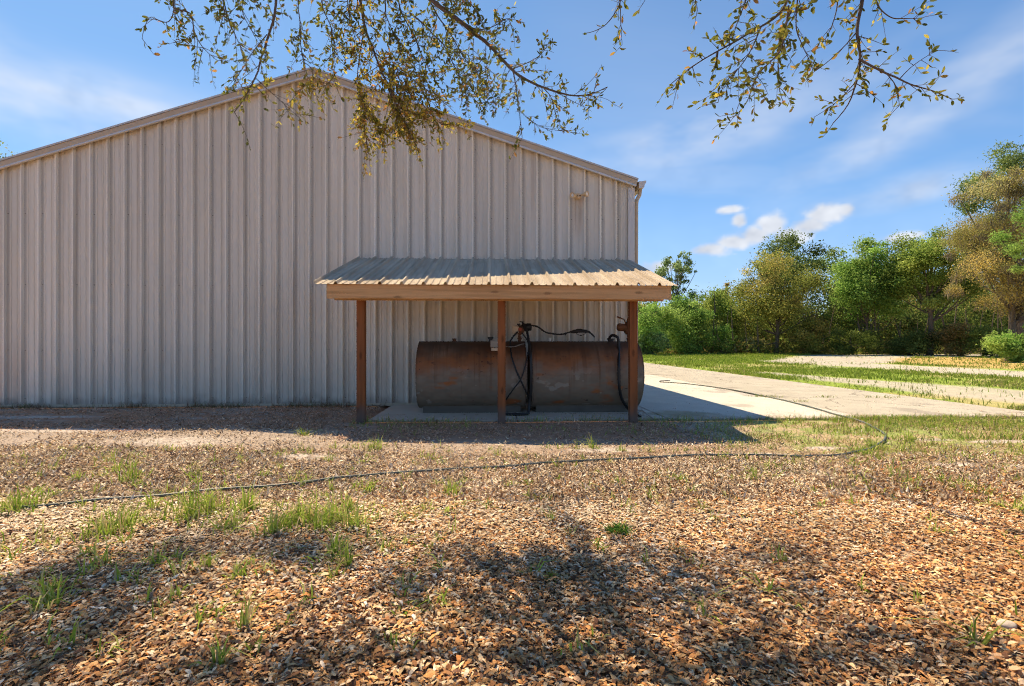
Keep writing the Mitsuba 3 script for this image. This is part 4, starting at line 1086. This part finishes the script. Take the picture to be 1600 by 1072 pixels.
# leafy crown above the view; each clump shades the ground where the photograph shows shade
for px, py, r, n in [(a_, b_, c_, int(d_ * 0.62)) for a_, b_, c_, d_ in [(20, 950, 0.46, 1500), (130, 905, 0.46, 1600), (250, 885, 0.46, 1700), (370, 872, 0.42, 1350), (470, 868, 0.36, 800), (580, 880, 0.32, 500), (0, 1020, 0.4, 900), (230, 950, 0.3, 400), (140, 1000, 0.3, 900),
                     (690, 862, 0.32, 420), (650, 930, 0.30, 320), (860, 800, 0.33, 520), (915, 832, 0.26, 420), (850, 905, 0.32, 380),
                     (1020, 862, 0.30, 500), (1100, 885, 0.30, 560), (1195, 872, 0.34, 560), (1280, 885, 0.25, 350), (830, 1020, 0.28, 500), (470, 1040, 0.24, 400),
                     (1350, 1020, 0.26, 400), (1450, 1045, 0.28, 450), (1560, 1055, 0.28, 450), (1130, 1055, 0.25, 350), (330, 1060, 0.2, 260), (60, 1065, 0.25, 700), (200, 1060, 0.22, 300), (1250, 1060, 0.18, 250)]]:
    g = G(px, py)
    h = max(4.9, (CAMZ + r + 0.30 + 0.70 * g[1]) / (1 - 0.70 * SUNXY[1])) + 0.7 * rng.random()
    cpt = np.array([g[0] + SUNXY[0] * h, g[1] + SUNXY[1] * h, h])
    s_ = ALL[np.argmin(np.linalg.norm(ALL - cpt, axis=1) + np.where(ALL[:, 2] < 4.5, 3, 0))]
    TW.append(tube(spline([s_, (s_ + cpt) / 2 + rand_dirs(1)[0] * 0.2, cpt], 12), np.linspace(0.028, 0.008, 12), 6, False))
    k3 = 9
    tips = cpt + rand_dirs(k3) * r * 1.35 * np.array([1, 1, 0.7]) * (0.5 + 0.6 * rng.random((k3, 1)))
    for tp in tips:
        TW.append(tube(spline([cpt, (cpt + tp) / 2 + rand_dirs(1)[0] * 0.05, tp], 6), np.linspace(0.006, 0.002, 6), 4, False))
    which = rng.integers(0, k3, n); u = 0.25 + 0.85 * rng.random(n)
    P = cpt + (tips[which] - cpt) * u[:, None] + rng.normal(size=(n, 3)) * 0.07
    add_leaves(P, rand_dirs(n), size=1.15)
obj('twigs', join(TW), 'mat_bark', oak, kind='stuff')
V, Fc, C = merge(LEAF)
obj('crown', (V, Fc), 'mat_leaf', oak, color=C, kind='stuff')

# ---------------------------------------------------------------- trees of the wood


def clump_leaves(centres, radii, n_each, size, pal, flat=0.75, narrow=0.55, droop=0.0, jit=0.25):
    out = []
    for c_, r_, n_ in zip(centres, radii, n_each):
        q_ = np.clip(rng.normal(size=(n_, 3)) * 0.52, -1.5, 1.5) * r_ * np.array([1, 1, flat])
        tint = 2.1 * (1 + jit * rng.normal() * 0.6)
        base = pal[rng.integers(0, len(pal))]
        col = (0.6 * base + 0.4 * pal[rng.integers(0, len(pal), n_)]) * tint * (0.75 + 0.5 * rng.random((n_, 1)))
        D = unit(rand_dirs(n_) + np.array([0, 0, -droop]))
        N_ = unit(q_ / r_ * 0.7 + rand_dirs(n_) * 0.8 + [0, 0, 0.5])
        L = size * (0.6 + 0.8 * rng.random(n_))
        out.append(leaves(c_ + q_ - D * L[:, None] / 2, D, N_, L, L * narrow, col, 2))
    return out


def tree(name, label, cat, px, top, hw, depth, pal, base_py=None, crown_low=0.25, n=7000, size=0.20, narrow=0.6, clumps=34, trunk_r=0.16, group=None, conic=0.0, droop=0.0, flat=0.75, lean=0.0, gaps=1.0, mat_='mat_leaf', rc=0.20, extra=None):
    g = W(px, 536, depth); g[2] = float(gh(g[0], g[1]))
    H = CAMZ + (536 - top) * depth / F - g[2]
    R = hw * depth / F
    t = thing(name, label, cat, group)
    lo = H * crown_low
    cz_, rz = (H + lo) / 2, (H - lo) / 2
    C_, Rr, Ne = [], [], []
    tubes = []
    tp = spline([g + [0, 0, -0.3], g + [R * 0.04, 0, H * 0.25], g + [R * lean * 0.5, R * 0.05, H * 0.55], g + [R * lean, 0, H * 0.9]], 14)
    tubes.append(tube(tp, np.linspace(trunk_r, trunk_r * 0.18, 14) * (1 + 0.5 * np.exp(-np.arange(14) / 0.9)), 8))
    clumps = int(clumps * 1.5)
    for k in range(clumps):
        v_ = rand_dirs(1)[0]
        rad = rng.random() ** 0.38
        stray = rng.random() < 0.28
        rad *= 1.18 if stray else 0.97
        zf = v_[2] * rad
        wide = (1 - conic * np.clip((zf + 1) / 2, 0, 1))
        c_ = g + np.array([R * lean * (zf + 1) / 2, 0, cz_]) + np.array([v_[0] * rad * R * wide, v_[1] * rad * R * wide, zf * rz])
        r_ = R * rc * 1.55 * (0.45 + 1.0 * rng.random() ** 1.5) * (0.55 + 0.45 * wide) * (0.55 if stray else 1)
        c_[2] = min(c_[2], g[2] + H - r_ * flat * 0.8)
        lim = R * 1.05 - r_ * 0.5
        C_.append(c_); Rr.append(r_)
        if rng.random() < 0.38:
            zt = np.clip((c_[2] - g[2]) * (0.45 + 0.25 * rng.random()), H * 0.12, H * 0.85)
            i_ = np.argmin(np.abs(tp[:, 2] - g[2] - zt))
            s_ = tp[i_]
            tubes.append(tube(spline([s_, s_ * 0.45 + c_ * 0.55 + [0, 0, -0.06 * H * rng.random()], c_], 8), np.linspace(trunk_r * 0.36, 0.02, 8), 5, False))
    vol = np.array(Rr) ** 2; Ne = np.maximum(20, (2.6 * n * vol / vol.sum())).astype(int)
    obj('trunk', join(tubes), 'mat_bark', t, smooth=True)
    L_ = clump_leaves(C_, Rr, Ne, size, pal, flat, narrow, droop)
    if extra is not None:
        L_ += extra(np.array(C_), np.array(Rr), g, H, R)
    V_, F_, C2 = merge(L_)
    obj('crown', (V_, F_), mat_, t, color=C2, kind='stuff')
    return t


P_ = lambda *c_: np.array(c_)
LUSH = P_((0.09, 0.16, 0.034), (0.125, 0.195, 0.047), (0.07, 0.12, 0.027), (0.165, 0.22, 0.06))
MID = P_((0.105, 0.15, 0.034), (0.135, 0.18, 0.042), (0.08, 0.115, 0.027), (0.17, 0.20, 0.055))
OLIVE = P_((0.155, 0.175, 0.042), (0.125, 0.155, 0.04), (0.195, 0.19, 0.047), (0.105, 0.135, 0.036), (0.215, 0.175, 0.055))
DARK = P_((0.055, 0.085, 0.025), (0.07, 0.105, 0.03), (0.045, 0.065, 0.022), (0.09, 0.115, 0.035))
BLUEG = P_((0.09, 0.125, 0.05), (0.115, 0.15, 0.065), (0.07, 0.10, 0.04))
RUST = P_((0.20, 0.165, 0.05), (0.165, 0.16, 0.05), (0.24, 0.185, 0.06), (0.13, 0.145, 0.045), (0.18, 0.175, 0.085))
BROWN = P_((0.17, 0.13, 0.055), (0.13, 0.12, 0.045), (0.20, 0.14, 0.06), (0.11, 0.12, 0.035))
MOSS = P_((0.27, 0.245, 0.18), (0.22, 0.20, 0.15), (0.32, 0.27, 0.18))


def moss(C_, Rr, g, H, R):
    n_ = 9000
    w_ = rng.integers(0, len(C_), n_)
    sel = C_[w_] + rand_dirs(n_) * (Rr[w_] * 0.9)[:, None] * [1, 1, 0.5]
    col = MOSS[rng.integers(0, 3, n_)] * (0.7 + 0.5 * rng.random((n_, 1)))
    D = unit(np.array([0, 0, -1.0]) + rng.normal(size=(n_, 3)) * 0.35)
    L = 0.25 + 0.5 * rng.random(n_)
    return [leaves(sel, D, rand_dirs(n_), L, 0.03, col, 2)]


WOOD = 'trees along the far edge of the field'
tree('pine_tree', 'thin open-crowned dark pine rising just right of the lean-to roof', 'tree', 1057, 388, 36, 50, BLUEG * 1.3, n=1500, clumps=34, crown_low=0.40, size=0.20, rc=0.12, group=WOOD, trunk_r=0.13, conic=0.3)
tree('broadleaf_tree', 'pale green bushy tree just right of the lean-to post', 'tree', 1018, 470, 32, 44, LUSH * 1.25, n=5200, crown_low=0.04, clumps=26, size=0.17, group=WOOD, rc=0.26)
tree('broadleaf_tree', 'dense deep green rounded tree below the thin pine', 'tree', 1078, 462, 44, 46, LUSH, n=7500, crown_low=0.03, clumps=36, size=0.17, group=WOOD, rc=0.24)
tree('broadleaf_tree', 'small fresh green tree between the rounded tree and the yellowish one', 'tree', 1122, 452, 32, 50, MID * 1.1, n=4000, crown_low=0.05, clumps=24, size=0.18, group=WOOD, rc=0.22)
tree('cedar_tree', 'slim dark brownish cedar left of the big yellowish tree', 'tree', 1134, 432, 17, 54, BROWN, n=2600, crown_low=0.1, clumps=20, size=0.18, group=WOOD, conic=0.55, rc=0.28)
tree('pine_tree', 'tall dark pine whose top shows above the yellowish tree', 'tree', 1246, 366, 56, 55, DARK * 1.25, n=5200, crown_low=0.45, clumps=34, size=0.22, group=WOOD, rc=0.17, trunk_r=0.18)
tree('oak_tree', 'wide yellowish olive oak in the middle of the far trees', 'tree', 1212, 392, 72, 47, OLIVE, n=11500, crown_low=0.16, clumps=60, size=0.16, group=WOOD, conic=0.35, rc=0.17, trunk_r=0.2)
tree('broadleaf_tree', 'bright green tree with a pale slim trunk right of the yellowish oak', 'tree', 1352, 374, 64, 46, LUSH * 1.15, n=12000, crown_low=0.30, clumps=46, size=0.18, group=WOOD, conic=0.45, rc=0.18, trunk_r=0.13)
tree('broadleaf_tree', 'rounded green tree with a dark forked trunk left of the rust-coloured tree', 'tree', 1452, 358, 66, 43, MID * 1.2, n=13000, crown_low=0.34, clumps=46, size=0.17, group=WOOD, rc=0.17, trunk_r=0.22, conic=0.2)
tree('pine_tree', 'tallest dark green pine at the right edge of the view', 'tree', 1590, 215, 92, 38, DARK * 1.5, n=7500, crown_low=0.5, clumps=40, size=0.20, group=WOOD, rc=0.14, trunk_r=0.24, conic=0.35, narrow=0.4)
tree('cypress_tree', 'rust-brown feathery tree hung with grey moss at the right edge', 'tree', 1578, 262, 96, 33, RUST * 1.1, n=32000, crown_low=0.22, clumps=80, size=0.10, narrow=0.45, group=WOOD, rc=0.16, trunk_r=0.22, conic=0.35, extra=moss)
tree('pine_tree', 'green pine bough tree half out of view at the right edge', 'tree', 1640, 300, 52, 27, LUSH * 1.1, n=6500, crown_low=0.45, clumps=26, size=0.17, narrow=0.25, group=WOOD, rc=0.2, trunk_r=0.16)
tree('broadleaf_tree', 'tree behind the building whose top shows over its left roof slope', 'tree', -35, 205, 75, 32, OLIVE * 0.9, n=7000, crown_low=0.4, clumps=40, size=0.16, rc=0.17, trunk_r=0.2)

# shrubs at the foot of the wood


def shrub(label, px, top, hw, depth, pal, n=2600, size=0.14, **kw):
    return tree('shrub', label, 'shrub', px, top, hw, depth, pal, n=n, size=size, crown_low=0.0, clumps=26, rc=0.2, trunk_r=0.04, group='shrubs at the foot of the wood', **kw)


shrub('bright green leafy shrub at the far right beside the sandy track', 1588, 506, 32, 31, LUSH * 1.35, n=4200, size=0.13)
shrub('tan dry grassy shrub at the foot of the yellowish oak', 1176, 528, 20, 48, P_((0.30, 0.27, 0.13), (0.26, 0.24, 0.11), (0.2, 0.22, 0.07)), n=1800)
shrub('olive shrub under the right side of the yellowish oak', 1268, 500, 36, 45, OLIVE * 0.75, n=3200)
shrub('dark green shrub under the pale-trunked bright tree', 1330, 515, 34, 44, MID * 0.75, n=2800)
shrub('low dark shrub beneath the forked-trunk tree', 1420, 520, 36, 43.5, DARK, n=2800)
shrub('brownish shrub right of the forked trunk', 1500, 505, 38, 42, BROWN, n=3200)
shrub('mid green shrub left of the bright far right shrub', 1548, 508, 30, 40, MID, n=2600)
shrub('light green shrub at the foot of the small fresh green tree', 1128, 505, 22, 47, LUSH * 1.2, n=2200)
shrub('grey green shrub below the pale green bushy tree', 1020, 520, 24, 43, BLUEG * 1.3, n=2200)

# the wood behind, read as one mass
L_ = []
cs, rs = [], []
for k in range(740):
    px = 960 + (700 if k % 3 else 900) * rng.random() if k < 640 else 770 + 190 * rng.random(); dep = 52 + 22 * rng.random()
    hgt = (2.0 + (8.6 if px > 1290 else 5.5) * rng.random())
    c_ = W(px, 536, dep); c_[2] = float(gh(c_[0], c_[1])) + hgt * (0.12 + 0.83 * rng.random())
    if 1090 < px < 1160: c_[2] = min(c_[2], 5.2)
    if px < 1060: c_[2] = min(c_[2], 4.5)
    cs.append(c_); rs.append(1.0 + 1.1 * rng.random())
L_ = clump_leaves(cs, rs, [380] * len(cs), 0.28, np.vstack([DARK * 1.2, MID, MID * 0.9, BROWN]), 0.9, 0.6)
n = 16000                 # undergrowth in front of it
px = 985 + 760 * rng.random(n); dep = 45 + 8 * rng.random(n)
xy = RT * ((px - 800) * dep / F)[:, None] + FW * dep[:, None]
hh = meshkit.fbm(np.stack([xy[:, 0] * 0.6, xy[:, 1] * 0.6, xy[:, 0] * 0], 1), 3, 22) * 1.9
P = np.stack([xy[:, 0], xy[:, 1], gh(xy[:, 0], xy[:, 1]) + hh * rng.random(n)], 1)
UP = np.vstack([DARK * 1.8, MID * 1.6, BROWN * 1.6, OLIVE * 1.5])
L_.append(leaves(P, rand_dirs(n), rand_dirs(n) + [0, -0.5, 0.6], 0.2 + 0.15 * rng.random(n), 0.12, UP[rng.integers(0, len(UP), n)] * (0.7 + 0.5 * rng.random((n, 1))), 2))
V, Fc, C = merge(L_)
obj('woods', (V, Fc), 'mat_leaf', color=C, kind='stuff', label='dark mass of woods and undergrowth closing off the field')
n = 46                    # bare grey stems inside the wood
TW2 = []
for k in range(n):
    px = 1000 + 640 * rng.random(); dep = 45.5 + 7 * rng.random()
    c_ = W(px, 536, dep); c_[2] = float(gh(c_[0], c_[1])) - 0.1
    e = c_ + [rng.normal() * 0.7, rng.normal() * 0.4, 3 + 3.5 * rng.random()]
    TW2.append(tube(spline([c_, (c_ + e) / 2 + rng.normal(size=3) * 0.2, e], 8), np.linspace(0.05 + 0.05 * rng.random(), 0.02, 8), 6, False))
obj('woods_stems', join(TW2), 'mat_bark', smooth=True, kind='stuff', label='thin grey stems standing in the dark undergrowth of the woods')
